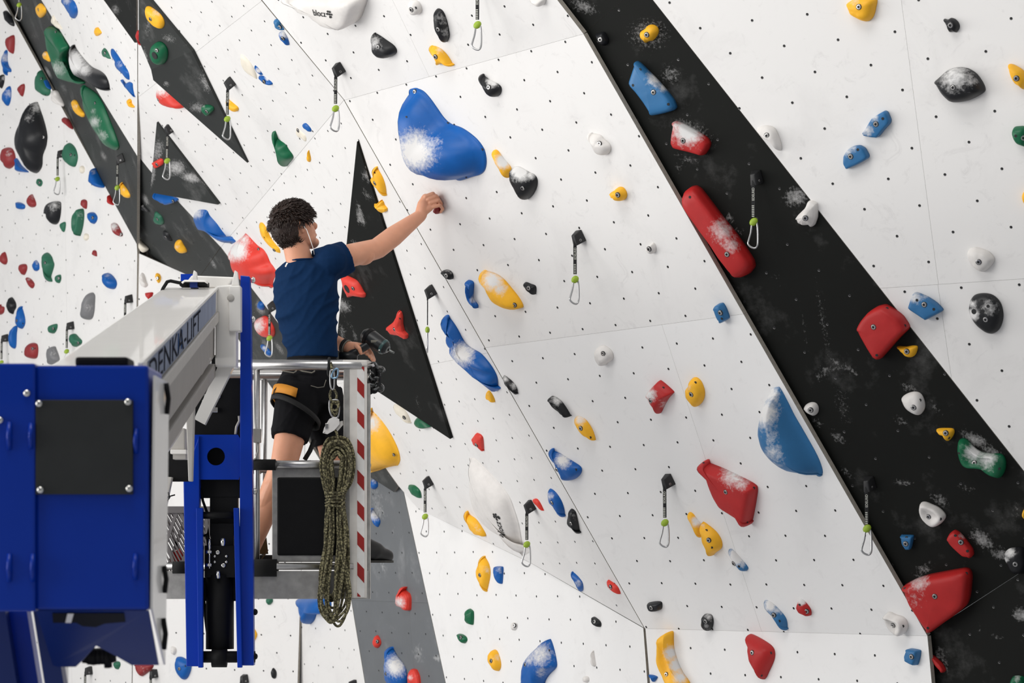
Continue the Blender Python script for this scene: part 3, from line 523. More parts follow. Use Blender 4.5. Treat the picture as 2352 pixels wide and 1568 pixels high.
B|O|k|d|4|202,1075 215,1057 240,1068 270,1100 272,1130 255,1138 220,1118 203,1095|219,1096||small black pill hold on the bright panel under the fold
B|O|w|d|3|195,1400 200,1330 212,1320 222,1370 230,1420 225,1443 200,1435|||slim white tooth hold on the bright lower panel
B|O|w|d|3|135,1530 150,1515 175,1520 180,1550 160,1565 138,1555|||tiny white knob hold below the slim white tooth
N|N|g|p|5|410,215 425,190 460,192 490,215 505,240 510,280 480,283 445,265 420,240|||small green jagged hold beside the quickdraw near the grey panel
N|N|o|d|3|1277,300 1305,285 1330,305 1360,368 1335,362 1300,330|||small red fin hold between the white almond macro and the blue lobed hold
B|N|y|d|6|885,800 895,750 930,690 950,690 980,740 990,800 980,870 960,935 925,910 895,860|913,818|960,780,40,.4|yellow almond hold beside a small blue hold on the lower panel
B|N|b|p|5|1010,770 1030,757 1078,760 1078,820 1072,878 1040,872 1018,830||1050,780,30,.5|small blue tapered hold right of the yellow almond hold
B|N|g|p|5|815,1090 820,1065 848,1050 873,1070 875,1120 870,1163 840,1160 815,1145|||green upright prism hold on the lower panel
B|N|g|d|4|763,1235 770,1225 800,1230 825,1250 828,1275 810,1293 785,1280 768,1255|780,1252||small green pebble hold below the green upright prism
B|N|w|d|3|1135,1175 1140,1152 1160,1147 1173,1165 1170,1195 1150,1203 1137,1190|1153,1168||tiny white ring hold right of the green upright prism
B|N|y|d|6|975,1400 985,1360 1015,1335 1040,1350 1060,1410 1062,1460 1045,1485 1015,1470 985,1430|991,1415|1035,1390,40,.45|pale yellow drop hold left of the big blue hold at the bottom
B|N|b|d|11|1180,1540 1185,1490 1215,1420 1270,1350 1350,1290 1395,1263 1415,1275 1440,1360 1453,1440 1440,1470 1400,1510 1370,1560 1350,1640 1190,1640|1229,1442 1394,1342|1330,1370,90,.75 1260,1400,60,.6 1340,1490,50,.5|big blue wing hold cut by the bottom edge
B|N|o|p|8|335,990 345,950 375,925 390,897 405,925 430,945 440,980 437,1060 400,1063 375,1045 340,1030||355,1010,45,.75|red faceted rock hold on the grey painted panel
B|N|o|d|4|172,1290 185,1250 205,1235 225,1265 228,1300 205,1325 178,1315|200,1280||small red pebble hold low on the grey painted panel
B|N|b|d|9|248,1480 255,1400 270,1340 290,1315 315,1330 345,1380 390,1440 410,1500 405,1580 350,1620 270,1590 250,1530|260,1505|330,1450,80,.9 300,1400,40,.5|blue shark-fin hold with chalk on the grey painted panel
B|N|o|p|6|413,1530 425,1490 450,1468 480,1475 500,1520 502,1590 420,1590||430,1530,25,.6|red block hold beside the blue shark fin at the bottom edge
B|N|b|d|4|162,190 170,155 190,147 205,175 205,205 185,222 165,215||180,165,25,.5|small blue hold at the top of the grey panel beside the striped post
B|N|b|d|4|155,385 165,350 190,390 220,430 222,460 205,485 180,460 160,425||180,400,45,.8|chalky blue hold on the grey panel beside the striped post
U|D|b|d|9|205,370 300,372 425,410 415,440 360,455 310,445 260,420|380,440||blue hold peeking out under the small triangular volume
U|D|k|d|4|90,490 110,465 130,480 165,520 170,530 140,525 100,505||105,475,20,.5|small black chalked hold on the dark band below the small triangular volume
U|D|e|d|5|203,600 215,560 225,530 245,540 280,570 300,610 300,640 270,655 225,645 205,625|240,600||green two-lobed hold on the dark band
U|D|k|d|4|287,755 290,715 310,702 345,730 375,785 370,798 330,790 295,775|315,760||small black hold on the dark band between green and yellow holds
U|D|y|d|6|397,840 405,805 430,785 455,790 480,830 508,880 500,900 460,907 430,890 405,865||420,850,25,.5|yellow two-part hold on the dark band left of the red macro
N|D|b|m|12|525,590 545,530 590,475 640,450 720,465 745,530 800,620 840,700 870,760 912,815 905,825 870,805 840,780 780,775 720,740 640,700 580,685 540,650|545,627 670,470|590,540,70,.7 560,560,40,.6|large blue stingray-shaped macro hold pointing at the red macro
N|D|o|m|17|845,960 850,900 900,840 960,790 1020,735 1045,733 1100,790 1150,840 1195,870 1230,920 1260,990 1290,1030 1315,1085 1290,1150 1270,1222 1180,1218 1080,1205 960,1180 880,1100 855,1040|1148,875|960,880,100,1.0 1020,790,70,.7 900,940,60,.7|huge red macro hold with a chalked shoulder behind the man's back
N|D|y|d|5|1148,680 1160,635 1190,632 1225,680 1260,760 1310,830 1340,860 1348,905 1310,900 1250,860 1190,790 1155,730|1290,878 1203,765||yellow crescent hold behind the man's head
N|Q|b|d|4|118,1000 135,975 160,985 178,1020 175,1050 145,1050 120,1030|||small blue hold behind the quickdraw left of the man
N|Q|o|d|8|82,1195 100,1140 150,1110 190,1100 225,1135 260,1195 270,1240 262,1275 230,1290 160,1285 105,1250||120,1190,70,.75 140,1140,40,.6|chalked red round hold behind the quickdraw left of the man
N|Q|b|d|4|140,1360 165,1345 210,1380 240,1420 238,1447 215,1445 175,1405||180,1380,30,.6|small chalky blue hold below the chalked red round hold by the man
L|C|c|d|3|572,125 580,100 600,97 612,120 605,145 585,150|||upper of two tiny white screw-on knobs left of the dark band
L|C|b|d|8|650,190 660,135 685,112 710,150 740,210 755,250 720,255 685,240 655,215||675,140,30,.4|dark blue round hold tucked under the left edge of the dark band
L|C|e|d|3|258,210 270,190 295,193 308,215 300,240 285,245 265,230|283,217||tiny green hold below the very large black pod
L|C|b|d|4|110,375 120,358 155,362 182,380 178,405 150,410 118,400|||small flat blue hold left of the maroon lump
L|C|m|d|5|193,350 205,320 232,300 245,320 262,365 255,390 225,395 200,375||230,320,25,.4|maroon lump hold right of the small flat blue hold
L|C|k|d|9|323,410 345,370 385,352 435,355 442,390 438,450 425,500 400,520 370,505 352,480 350,450 328,435||390,380,55,.5|black skull-like hold with grey top on the left wall
L|C|m|d|4|585,360 600,337 628,350 625,405 605,395 588,380|||small red hold above the knobbly blue pebble on the left wall
L|C|e|s|7|525,510 535,450 570,415 600,405 608,450 600,530 580,598 555,590 530,555||580,450,40,.3|green bean hold with a dark hollow on the left wall
L|C|b|d|5|628,455 640,433 680,432 703,465 695,500 675,515 650,495|665,470||knobbly blue pebble hold right of the green bean hold
L|C|e|d|3|425,520 455,500 475,505 472,550 460,574 435,550|||small green hold below the black skull-like hold
L|C|c|d|3|603,610 615,583 638,590 640,620 622,635 605,625|||lower of two tiny white screw-on knobs left of the dark band
L|C|m|d|5|800,520 820,505 850,520 880,580 880,603 850,600 815,570|868,590|820,530,35,.8|red hold with pale chalked end near the dark band
L|C|r|d|4|775,345 785,305 805,330 820,370 815,380 785,368|||red hold at the left edge of the dark band below a quickdraw
K|C|y|d|5|860,265 870,218 885,225 920,270 938,310 930,328 895,322 862,295||895,270,25,.4|yellow shell hold on the dark band beside a quickdraw
L|C|m|d|3|665,725 675,703 695,710 700,745 690,747 672,738|||tiny red hold alone below the two white knobs
L|C|m|d|5|0,755 20,725 40,718 55,770 50,800 35,808 8,790|||red round hold at the left picture edge, middle height
L|C|m|d|5|135,830 150,805 190,805 197,840 178,882 155,868|||red heart-shaped hold left of the small blue two-lobed hold
L|C|b|d|4|232,810 245,790 262,775 282,800 284,840 262,855 240,840||265,790,20,.5|small blue two-lobed hold left of the green carrot hold
L|C|e|d|8|307,765 315,730 345,720 372,745 385,780 392,815 370,890 360,932 345,905 325,850 310,800|322,795||green carrot-shaped hold pointing down on the left wall
L|C|m|d|4|187,905 205,900 230,915 250,945 245,970 230,978 205,950||205,915,20,.4|red knuckle hold left below the green carrot hold
L|C|e|d|4|398,905 410,885 438,880 441,915 430,940 410,935|420,905||small green oval hold right of the green carrot hold
L|C|b|d|8|750,900 765,868 800,875 835,915 843,950 830,980 800,982 765,950||775,890,30,.4|blue round boulder hold above the white boom on the left wall
P|C|w|g|5|1000,890 1020,865 1040,880 1055,930 1065,955 1045,972 1010,955 998,920|||white rope-textured hold above the boom right of the wall seam
P|C|y|d|4|1112,890 1125,868 1150,875 1160,900 1155,930 1140,940 1120,915|1132,905||small yellow oval hold right of the white rope-textured hold
P|C|r|d|4|1040,1015 1065,1008 1103,1008 1095,1040 1075,1062 1045,1035|||red pointed hold just above the far end of the boom
L|C|k|d|6|55,1080 70,1050 90,1042 115,1080 118,1115 105,1140 95,1165 70,1150 55,1110|||black oval hold above the two long blue holds at far left
L|C|m|d|4|0,1095 15,1105 33,1115 30,1150 10,1167 -10,1160|||red hold cut by the left picture edge beside the black oval
L|C|b|d|6|110,1210 125,1160 145,1110 160,1115 180,1180 183,1230 165,1268 140,1265 115,1240|120,1210 162,1230||upper of two long blue holds at far left, drop-shaped
L|C|b|d|6|65,1340 75,1280 105,1250 127,1250 122,1310 117,1400 95,1412 70,1390|||lower of two long blue holds at far left, crescent-shaped
L|C|a|d|9|592,1170 605,1110 620,1040 660,1007 685,1025 685,1080 680,1150 662,1198 620,1203 595,1190||640,1120,50,.35|tall grey boot-like hold above the boom on the left wall
L|C|e|d|5|350,1270 365,1245 410,1233 415,1260 395,1300 360,1298|380,1268||small green wedge hold left of a quickdraw above the boom
L|C|e|d|6|497,1340 510,1310 545,1305 570,1330 592,1355 585,1380 545,1400 515,1375|560,1370||green pillow hold behind a quickdraw above the boom
L|C|m|d|7|178,1435 190,1395 230,1370 270,1380 277,1430 265,1480 220,1482 185,1465|232,1412 250,1410||red dome hold just above the blue boom housing
L|C|a|d|7|340,1460 350,1410 395,1395 410,1420 430,1480 420,1510 355,1525||380,1440,30,.4|grey split hold just above the boom's near end
P|C|c|d|6|993,640 1005,618 1030,650 1070,690 1050,715 1020,718 995,690|||cream wedge hold under the dark band at the vertical wall seam
L|S|e|d|4|1055,1390 1075,1365 1110,1370 1120,1400 1100,1440 1075,1430|||small green hold under the boom housing at the bottom
P|S|m|d|6|1240,1415 1260,1390 1415,1390 1415,1435 1375,1470 1320,1505 1275,1490 1245,1450||1330,1440,60,.3|red ragged hold under the boom housing at the bottom
P|T|b|d|8|130,1460 145,1410 180,1400 215,1415 247,1440 245,1490 220,1540 180,1545 145,1510|170,1478 208,1460||blue round hold left of the mast's foot at the bottom
P|T|w|g|4|112,1355 125,1335 150,1345 152,1370 140,1390 115,1380|||tiny white grooved hold left of the mast's foot
P|T|y|d|6|565,1260 600,1240 640,1220 665,1255 655,1290 630,1310 590,1300|||yellow hold half hidden behind the mast's foot
B|W|b|d|12|1232,1310 1260,1285 1480,1285 1490,1400 1440,1420 1390,1400 1360,1470 1325,1505 1285,1490 1245,1400|||blue hooked hold under the basket behind the rope coil
P|W|e|d|5|950,1305 965,1290 1005,1290 1010,1310 1005,1325 980,1345 955,1330|||small green hold peeking out under the basket floor
P|X|k|d|4|622,1540 628,1533 635,1542 634,1556 626,1558 621,1550|||small black hold at the bottom edge right of the mast's foot
'''
def spline(pts, n=5, sharp=False):
    out = []; m = len(pts)
    for i in range(m):
        p0, p1, p2, p3 = pts[i-1], pts[i], pts[(i+1) % m], pts[(i+2) % m]
        k = .6 if sharp else 1.0
        for j in range(n):
            t = j/n; t2, t3 = t*t, t*t*t
            q = []
            for a in (0, 1):
                m1 = (p2[a]-p0[a])*.5*k; m2 = (p3[a]-p1[a])*.5*k
                q.append((2*t3-3*t2+1)*p1[a]+(t3-2*t2+t)*m1+(-2*t3+3*t2)*p2[a]+(t3-t2)*m2)
            out.append(tuple(q))
    return out
PROF = {'d': [(1, 0), (.985, .16), (.95, .34), (.88, .55), (.78, .73), (.64, .87), (.47, .95), (.3, .985), (.14, 1)],
        'f': [(1, 0), (.985, .4), (.96, .66), (.915, .84), (.84, .93), (.7, .965), (.5, .985), (.3, .995), (.14, 1)],
        'p': [(1, 0), (.97, .3), (.9, .5), (.72, .68), (.5, .84), (.28, .95), (.12, 1)],
        'm': [(1, 0), (.992, .05), (.97, .09), (.93, .12), (.89, .26), (.83, .45), (.74, .64), (.62, .8), (.47, .91), (.3, .975), (.14, 1)],
        's': [(1, 0), (.985, .3), (.95, .62), (.88, .88), (.78, 1), (.66, .98), (.52, .86), (.36, .7), (.18, .62)],
        'g': [(1, 0), (.985, .2), (.95, .4), (.88, .6), (.78, .76), (.64, .88), (.47, .95), (.3, .985), (.14, 1)]}
def ring_mesh(nm, parts):
    """lathe-like small fitting: list of (radius, z, material index)"""
    vs, fs, mi = [], [], []; n = 14
    for r_, z, _ in parts:
        for k in range(n): t = 2*math.pi*k/n; vs.append((r_*math.cos(t), r_*math.sin(t), z))
    for i in range(len(parts)-1):
        for k in range(n): k2 = (k+1) % n; fs.append((i*n+k, i*n+k2, (i+1)*n+k2, (i+1)*n+k)); mi.append(parts[i+1][2])
    fs.append(tuple((len(parts)-1)*n+k for k in range(n))); mi.append(parts[-1][2])
    me = mesh(nm, vs, fs); me.materials.append(HOLE); me.materials.append(STEEL); me.polygons.foreach_set('material_index', mi); return me
BOLT = ring_mesh('bolt', [(.0125, -.004, 0), (.0125, .0006, 0), (.0105, .0008, 0), (.0098, .0012, 1), (.0092, .0034, 1), (.0055, .0036, 1), (.005, .001, 0), (.004, .0008, 0)])
SCREW = ring_mesh('screw_hole', [(.0062, -.003, 0), (.0062, .0006, 0), (.0045, .0008, 0), (.003, .0006, 0)])
def make_hold(pl, fr, col, form, hcm, outline, bolts, chalk, label):
    plane = PL[pl]; ox, oy, sc = FR[fr]; h = float(hcm)/100*{'L': .8, 'B': .8, 'M': .85, 'T': .85, 'R': .9, 'Q': .85, 'Z': .9}.get(pl, .62)
    cv = lambda t: (ox+float(t[0])/sc, oy+float(t[1])/sc)
    pts = [cv(t.split(',')) for t in outline.split()]
    ol = spline(pts, 4 if len(pts) > 9 else 5, form in 'fp')
    n = len(ol)
    cx = sum(p[0] for p in ol)/n; cy = sum(p[1] for p in ol)/n
    ar = sum(ol[i-1][0]*ol[i][1]-ol[i][0]*ol[i-1][1] for i in range(n))
    if ar < 0: ol.reverse()
    q0 = plane.on(cx, cy); qx = px(q0+plane.n*h); nx, ny = qx[0]-cx, qx[1]-cy; nl = math.hypot(nx, ny)+1e-9
    size = math.sqrt(abs(ar)/2)
    kk = .72*min(1, .38*size/nl)
    comp = []
    for i in range(n):
        a, b = ol[i-1], ol[(i+1) % n]; tx, ty = b[0]-a[0], b[1]-a[1]; tl = math.hypot(tx, ty)+1e-9
        w = (ty*nx-tx*ny)/tl/nl          # outward normal . projected wall normal
        w = max(0, w); comp.append((ol[i][0]-nx*kk*w, ol[i][1]-ny*kk*w))
    mw = plane.mat(plane.on(sum(p[0] for p in comp)/n, sum(p[1] for p in comp)/n)); inv = mw.inverted()
    base = [inv @ plane.on(*p) for p in comp]
    if form == 'm' and fr == 'E': ap = inv @ plane.on(650+1120/3.267, 1120/3.267)
    else: ap = Vector((0, 0, 0))
    rad = math.sqrt(sum((p-ap).length_squared for p in base)/n)
    seed = Vector((cx*.37, cy*.29, 3.1)); amp = {'p': .07, 'g': .05, 'f': .025, 'm': .025}.get(form, .07)
    soft = list(base)
    for _ in range(max(2, n//14)): soft = [(soft[i-1]+soft[i]*2+soft[(i+1) % n])/4 for i in range(n)]
    vs, fs = [], []
    prof = PROF[form]
    for t, z in prof:
        mixk = 0 if form == 'p' else min(1, (1-t)*1.2)
        for p, ps in zip(base, soft):
            q = ap+(p.lerp(ps, mixk)-ap)*t; q.z = z*h-.002
            if t < .99:
                nz = noise.noise(seed+q/rad*1.4)+.4*noise.noise(seed+q/rad*3.3)
                q.z += nz*amp*min(rad, h*2)*(.35+.65*z)
                if form == 'g': q.z += .05*rad*math.sin(q.dot(Vector((.55, .83, 0)))/rad*14+noise.noise(seed+q/rad*2)*2)*min(1, z*2)
            vs.append(q)
    vs.append(ap+Vector((0, 0, vs[-1].z)))
    m = len(prof)
    for i in range(m-1):
        for k in range(n):
            k2 = (k+1) % n; fs.append((i*n+k, i*n+k2, (i+1)*n+k2, (i+1)*n+k))
    for k in range(n): fs.append(((m-1)*n+k, (m-1)*n+(k+1) % n, m*n))
    fs.append(tuple(range(n-1, -1, -1)))
    me = mesh('climbing_hold', vs, fs)
    bm = bmesh.new(); bm.from_mesh(me); bmesh.ops.recalc_face_normals(bm, faces=bm.faces[:]); bm.to_mesh(me); bm.free()
    spots = []
    for c in chalk.split():
        a = [float(v) for v in c.split(',')]; x, y = cv(a[:2]); spots.append((x, y, a[2]/sc, a[2]/sc, 0, a[3]*1.02))
    set_chalk(me, [chalk_at(spots, *px(mw @ v.co)) for v in me.vertices])
    o = link('climbing_hold', me, None, (hold_mat(col),), label, 'climbing hold', 'climbing holds bolted to the wall', mw=mw, smooth=form != 'p')
    if form == 'p': me.polygons.foreach_set('use_smooth', [False]*len(me.polygons))
    if bolts:
        bv = BVHTree.FromPolygons([mw @ v.co for v in me.vertices], [tuple(p.vertices) for p in me.polygons])
        for i, t in enumerate(bolts.split()):
            pocket = t.startswith('*'); a = t.strip('*').split(','); x, y = cv(a[:2])
            hit, nor, _, _ = bv.ray_cast(CP, ray(x, y).normalized())
            if hit is None: continue
            if nor.dot(CP-hit) < 0: nor = -nor
            nor = (nor*.35+plane.n*.65).normalized(); s = 1.0
            if pocket: bme = SCREW; s = float(a[2])/sc/(F/(hit-CP).length)/.0062; nm = 'pocket'; hit = hit+nor*.0007*s
            elif i == 0: bme = BOLT; nm = 'bolt'
            else: bme = SCREW; nm = 'screw_hole'
            rot = nor.to_track_quat('Z', 'Y').to_matrix().to_4x4()
            link(nm, bme, o, mw=Matrix.Translation(hit) @ rot @ Matrix.Diagonal((s, s, 1, 1)), smooth=False)
    return o
for line in TABLE.strip().split('\n'):
    c = line.split('|')
    if c[8]: make_hold(*c)

# printed paw emblem and maker's word on the two white macro holds
INK = plain('print_black', (.01, .01, .01), .6)
def text_mesh(s, size, ext=.0004):
    cu = bpy.data.curves.new('lettering', 'FONT'); cu.body = s; cu.size = size; cu.extrude = ext; cu.align_x = 'CENTER'; cu.align_y = 'CENTER'
    o = bpy.data.objects.new('lettering', cu); COL.objects.link(o); bpy.context.view_layer.update()
    me = bpy.data.meshes.new_from_object(o.evaluated_get(bpy.context.evaluated_depsgraph_get()))
    bpy.data.objects.remove(o, do_unlink=True); return me
def drape(me, host, inv_place, lift=.003):
    """press flat print onto the host's surface along the view of its own facet normal"""
    mwh = host.matrix_world; bv = BVHTree.FromPolygons([v.co for v in host.data.vertices], [tuple(p.vertices) for p in host.data.polygons])
    for v in me.vertices:
        q = inv_place @ v.co; hit, nor, _, _ = bv.ray_cast(Vector((q.x, q.y, 1)), Vector((0, 0, -1)))
        if hit is not None: v.co = Vector((hit.x, hit.y, hit.z+lift+v.co.z))
        else: v.co = q
    return me
def paw(size):
    vs, fs = [], []
    for x, y, a, b, r in ((-.28, .05, .16, .11, .3), (-.1, .3, .15, .11, .2), (.16, .28, .16, .11, 0), (.3, .02, .14, .1, -.2), (.02, .02, .15, .12, .2), (.05, -.25, .2, .13, .3)):
        k = len(vs)
        for j in range(12):
            t = 2*math.pi*j/12; u, v = a*math.cos(t), b*math.sin(t); vs.append(((x+u*math.cos(r)-v*math.sin(r))*size, (y+u*math.sin(r)+v*math.cos(r))*size, 0))
        fs.append(tuple(range(k, k+12)))
    return mesh('paw_emblem', vs, fs)
def print_on(host_label, cxy, down, size, items):
    host = next(o for o in bpy.data.objects if o.get('label') == host_label); inv = host.matrix_world.inverted()
    pl = Plane(host.matrix_world.translation, host.matrix_world.col[2].to_3d())
    bv = BVHTree.FromPolygons([host.matrix_world @ v.co for v in host.data.vertices], [tuple(p.vertices) for p in host.data.polygons])
    hit = lambda q: bv.ray_cast(CP, ray(*q).normalized())[0] or pl.on(*q)
    c = inv @ hit(cxy); e = inv @ hit(down); c.z = e.z = 0; d = (e-c).normalized()          # text runs from 'down' towards 'cxy'
    r = Matrix.Rotation(math.atan2(-d.y, -d.x), 4, 'Z')
    for kind, off, sz in items:
        me = paw(sz) if kind == '*' else text_mesh(kind, sz)
        place = Matrix.Translation((c.x, c.y, 0)) @ r @ Matrix.Translation((off, 0, 0))
        link('paw_emblem' if kind == '*' else 'lettering', drape(me, host, place), host, (INK,), mw=host.matrix_world.copy(), smooth=False)
print_on('large white almond macro hold with a paw logo low on the wall', (1141, 1187), (1150, 1215), .06, [('*', .0, .06), ('blocz', -.085, .052)])
print_on('large white lipped macro hold with paw logo at the top edge', (757, 33), (728, 30), .06, [('*', .0, .05), ('blocz', -.075, .045)])

# ------------------------------------------------------------------ quickdraws
RUBBER = plain('black_rubber', (.012, .012, .013), .5, var=.2)
WEB = plain('black_webbing', (.014, .014, .015), .85, var=.25, scale=300)
LIME = plain('lime_rubber', sr(150, 178, 48), .5)
ALU = plain('polished_alu', (.5, .5, .5), .3, 1, var=.1)
PRINT_W = plain('white_print', sr(215, 215, 205), .7)
def tube_data(path, r, n=8, closed=False, radii=None):
    vs, fs = [], []; m = len(path); path = [Vector(p) for p in path]
    up = None
    for i, p in enumerate(path):
        a = path[(i-1) % m] if (closed or i > 0) else p; b = path[(i+1) % m] if (closed or i < m-1) else p
        t = (b-a).normalized()
        if up is None: up = t.orthogonal().normalized()
        else:
            up = (up-t*up.dot(t))
            up = up.normalized() if up.length > 1e-6 else t.orthogonal().normalized()
        s = t.cross(up); rr = radii[i] if radii else r
        for k in range(n):
            g = 2*math.pi*k/n; vs.append(p+up*(rr*math.cos(g))+s*(rr*math.sin(g)))
    for i in range(m if closed else m-1):
        j = (i+1) % m
        for k in range(n): k2 = (k+1) % n; fs.append((i*n+k, i*n+k2, j*n+k2, j*n+k))
    if not closed: fs += [tuple(range(n-1, -1, -1)), tuple((m-1)*n+k for k in range(n))]
    return vs, fs
def tube(name, path, r, n=8, closed=False, radii=None): return mesh(name, *tube_data(path, r, n, closed, radii))
def join_data(*ds):
    vs, fs = [], []
    for a, b in ds: k = len(vs); vs += list(a); fs += [tuple(i+k for i in f) for f in b]
    return vs, fs
def box_data(c, s):
    x, y, z = c; a, b, d = s[0]/2, s[1]/2, s[2]/2
    vs = [(x+i*a, y+j*b, z+k*d) for k in (-1, 1) for j in (-1, 1) for i in (-1, 1)]
    return [Vector(v) for v in vs], [(0, 2, 3, 1), (4, 5, 7, 6), (0, 1, 5, 4), (2, 6, 7, 3), (0, 4, 6, 2), (1, 3, 7, 5)]
def bevelled(me, w, seg=2):
    bm = bmesh.new(); bm.from_mesh(me); bmesh.ops.recalc_face_normals(bm, faces=bm.faces[:])
    bmesh.ops.bevel(bm, geom=bm.edges[:], offset=w, segments=seg, affect='EDGES', profile=.6); bm.to_mesh(me); bm.free(); return me
# hanger in facet coordinates: x along the wall, y up the wall, z off the wall
hv = [(-.034, -.066, 0), (.036, -.066, 0), (.026, 0, 0), (-.026, 0, 0), (-.017, -.07, .058), (.017, -.07, .058), (.013, -.012, .05), (-.013, -.012, .05)]
HANGER = bevelled(mesh('hanger', hv, [(0, 3, 2, 1), (4, 5, 6, 7), (0, 1, 5, 4), (1, 2, 6, 5), (2, 3, 7, 6), (3, 0, 4, 7)]), .005)
# hanging parts: x across, z down, y through
SLING = bevelled(mesh('sling', *join_data(box_data((0, 0, -.105), (.016, .005, .135)), box_data((0, 0, -.032), (.012, .008, .03)))), .0015, 1)
STITCH = mesh('stitching', *join_data(*[box_data((-.002, -.0029, -.128-i*.0075), (.010, .0006, .0032)) for i in range(7)]))
WORD = text_mesh('EDELRID', .0145, .0003); WORD.transform(Matrix.Translation((0, -.0032, -.078)) @ Matrix.Rotation(math.pi/2, 4, 'X') @ Matrix.Rotation(math.pi/2, 4, 'Z'))
kv, kf = [], []
for i in range(7):
    for k in range(12):
        t = math.pi*i/6; g = 2*math.pi*k/12; kv.append((.0185*math.sin(t)*math.cos(g), .012*math.sin(t)*math.sin(g), -.196+.0175*math.cos(t)+.004*math.sin(t)*math.cos(g)))
for i in range(6):
    for k in range(12): kf.append((i*12+k, i*12+(k+1) % 12, (i+1)*12+(k+1) % 12, (i+1)*12+k))
KEEPER = mesh('keeper', kv, kf)
bp = spline([(.004, -.19), (.013, -.2), (.017, -.225), (.018, -.265), (.016, -.295), (.006, -.308), (-.012, -.303), (-.024, -.29), (-.022, -.275), (-.012, -.24), (-.007, -.2), (-.004, -.19)], 3)
BINER = tube('carabiner', [(x, 0, z) for x, z in bp], .0044, 8, True)
for me, mt in ((HANGER, RUBBER), (SLING, WEB), (STITCH, PRINT_W), (WORD, PRINT_W), (KEEPER, LIME), (BINER, ALU)): me.materials.append(mt)
DRAWS = [('K', 45, -58, 0, 'quickdraw hanging from above the top edge on the dark band'), ('L', 137, 343, 0, 'quickdraw beside the green leaf-shaped hold left of the dark band'),
 ('K', 270, 355, 0, 'quickdraw on the dark band beside the yellow shell hold'), ('V4', 380, 287, 0, 'quickdraw on the small black triangular volume'),
 ('U', 516, 183, 10, 'quickdraw at the edge of the black diamond volume'), ('T', 766, 149, 10, 'quickdraw hanging across the upper crease above the tall triangular volume'),
 ('T', 1091, -53, -10, 'quickdraw cut by the top edge right of the black oblong hold'), ('M', 1318, 533, 10, 'quickdraw in the middle of the centre wall above the panel seam'),
 ('R', 1730, 393, 0, 'quickdraw on the black strip beside the long red hold'), ('N', 978, 659, 84, 'quickdraw with edge-on carabiner right of the tall triangular volume'),
 ('N', 616, 695, 0, 'quickdraw over the chalked red round hold left of the man'), ('N', 973, 1098, 0, 'quickdraw beside the green jagged hold near the grey panel'),
 ('N', 1206, 1153, 5, 'quickdraw against the right edge of the white almond macro'), ('M', 1524, 1093, 5, 'quickdraw on the centre wall left of the red kite slab'),
 ('R', 1990, 1097, 0, 'quickdraw low on the black strip beside the white wall'), ('L', 292, 676, 0, 'quickdraw partly hidden by the boom near the wall seam'),
 ('L', 158, 738, 0, 'quickdraw beside the green pillow hold above the boom'), ('L', 8, 767, 0, 'quickdraw at the left edge just above the blue housing'),
 ('L', 200, 1530, 0, 'leftmost quickdraw along the bottom edge under the boom housing'), ('P', 349, 1537, 0, 'quickdraw at the bottom edge below the red ragged hold'),
 ('P', 557, 1549, 0, 'quickdraw at the bottom edge right of the mast'), ('B', 806, 1561, 0, 'quickdraw barely showing at the bottom edge beside the grey panel')]
for pl, x, y, rz, label in DRAWS:
    plane = PL[pl]; p = plane.on(x, y, .03)-plane.n*.03
    root = empty('quickdraw', p, label, 'quickdraw', 'quickdraws hanging on the wall')
    ho = link('hanger', HANGER, root, mw=plane.mat(p+plane.n*.001) @ Matrix.Diagonal((.82, .86, .85, 1)))
    link('hanger_bolt', BOLT, ho, mw=plane.mat(p-plane.v*.043+plane.n*.026+plane.u*.0205) @ Matrix.Rotation(1.2, 4, 'Y') @ Matrix.Scale(.55, 4), smooth=False)
    tip = p+plane.n*.047-plane.v*.05; tip.z += .032
    face = Matrix.Rotation(-math.atan2((tip-CP).x, (tip-CP).y)+math.radians(rz+random.uniform(-12, 12)), 4, 'Z')
    mw = Matrix.Translation(tip) @ face
    s = link('sling', SLING, root, mw=mw, smooth=False); link('stitching', STITCH, s, mw=mw, smooth=False); link('lettering', WORD, s, mw=mw, smooth=False)
    link('keeper', KEEPER, root, mw=mw); link('carabiner', BINER, root, mw=mw)

# ------------------------------------------------------------------ boom lift with basket
def wy(x, y, Y):
    r = ray(x, y); return CP+r*(Y/r.y)
BLUE = plain('lift_blue', sr(0, 52, 164), .35, var=.06, scale=8, coat=.12)
BLUE_D = plain('lift_dark_blue', sr(4, 36, 104), .4, var=.08, scale=8)
LW = plain('lift_white', sr(240, 237, 232), .35, var=.05, scale=10, coat=.3)
LG = plain('lift_grey', sr(186, 182, 176), .45, var=.1, scale=12)
LG2 = plain('lift_shadow_grey', sr(150, 146, 142), .5, var=.12, scale=8)  # darker grey, shade of the boom's recessed lower part put into the colour
ALR = plain('brushed_alu', (.58, .57, .56), .34, 1, var=.15, scale=40)
ALD = plain('dirty_alu', (.40, .39, .37), .55, .7, var=.4, scale=25, bump=.2)
POST = plain('corner_post_white', sr(226, 221, 214), .5, var=.14, scale=18)
BLK = plain('machine_black', (.005, .005, .0055), .6, var=.3); BLK.node_tree.nodes['Principled BSDF'].inputs['Specular IOR Level'].default_value = .2
PLATE = plain('black_plate', sr(40, 42, 42), .5, var=.35, scale=9)
CHROME = plain('chrome', (.75, .74, .7), .18, 1)
FOAM = plain('foam_black', (.006, .006, .006), .9)
STRIPE = plain('warning_red', sr(158, 34, 28), .4)
STICK = plain('warning_white', sr(236, 234, 230), .4)
BLUE.node_tree.nodes['Principled BSDF'].inputs['Specular IOR Level'].default_value = .25
lift = empty('boom_lift', (wy(60, 1400, 6.9).x, 7.0, 0), 'blue and white articulated boom lift carrying the aluminium work basket', 'boom lift')
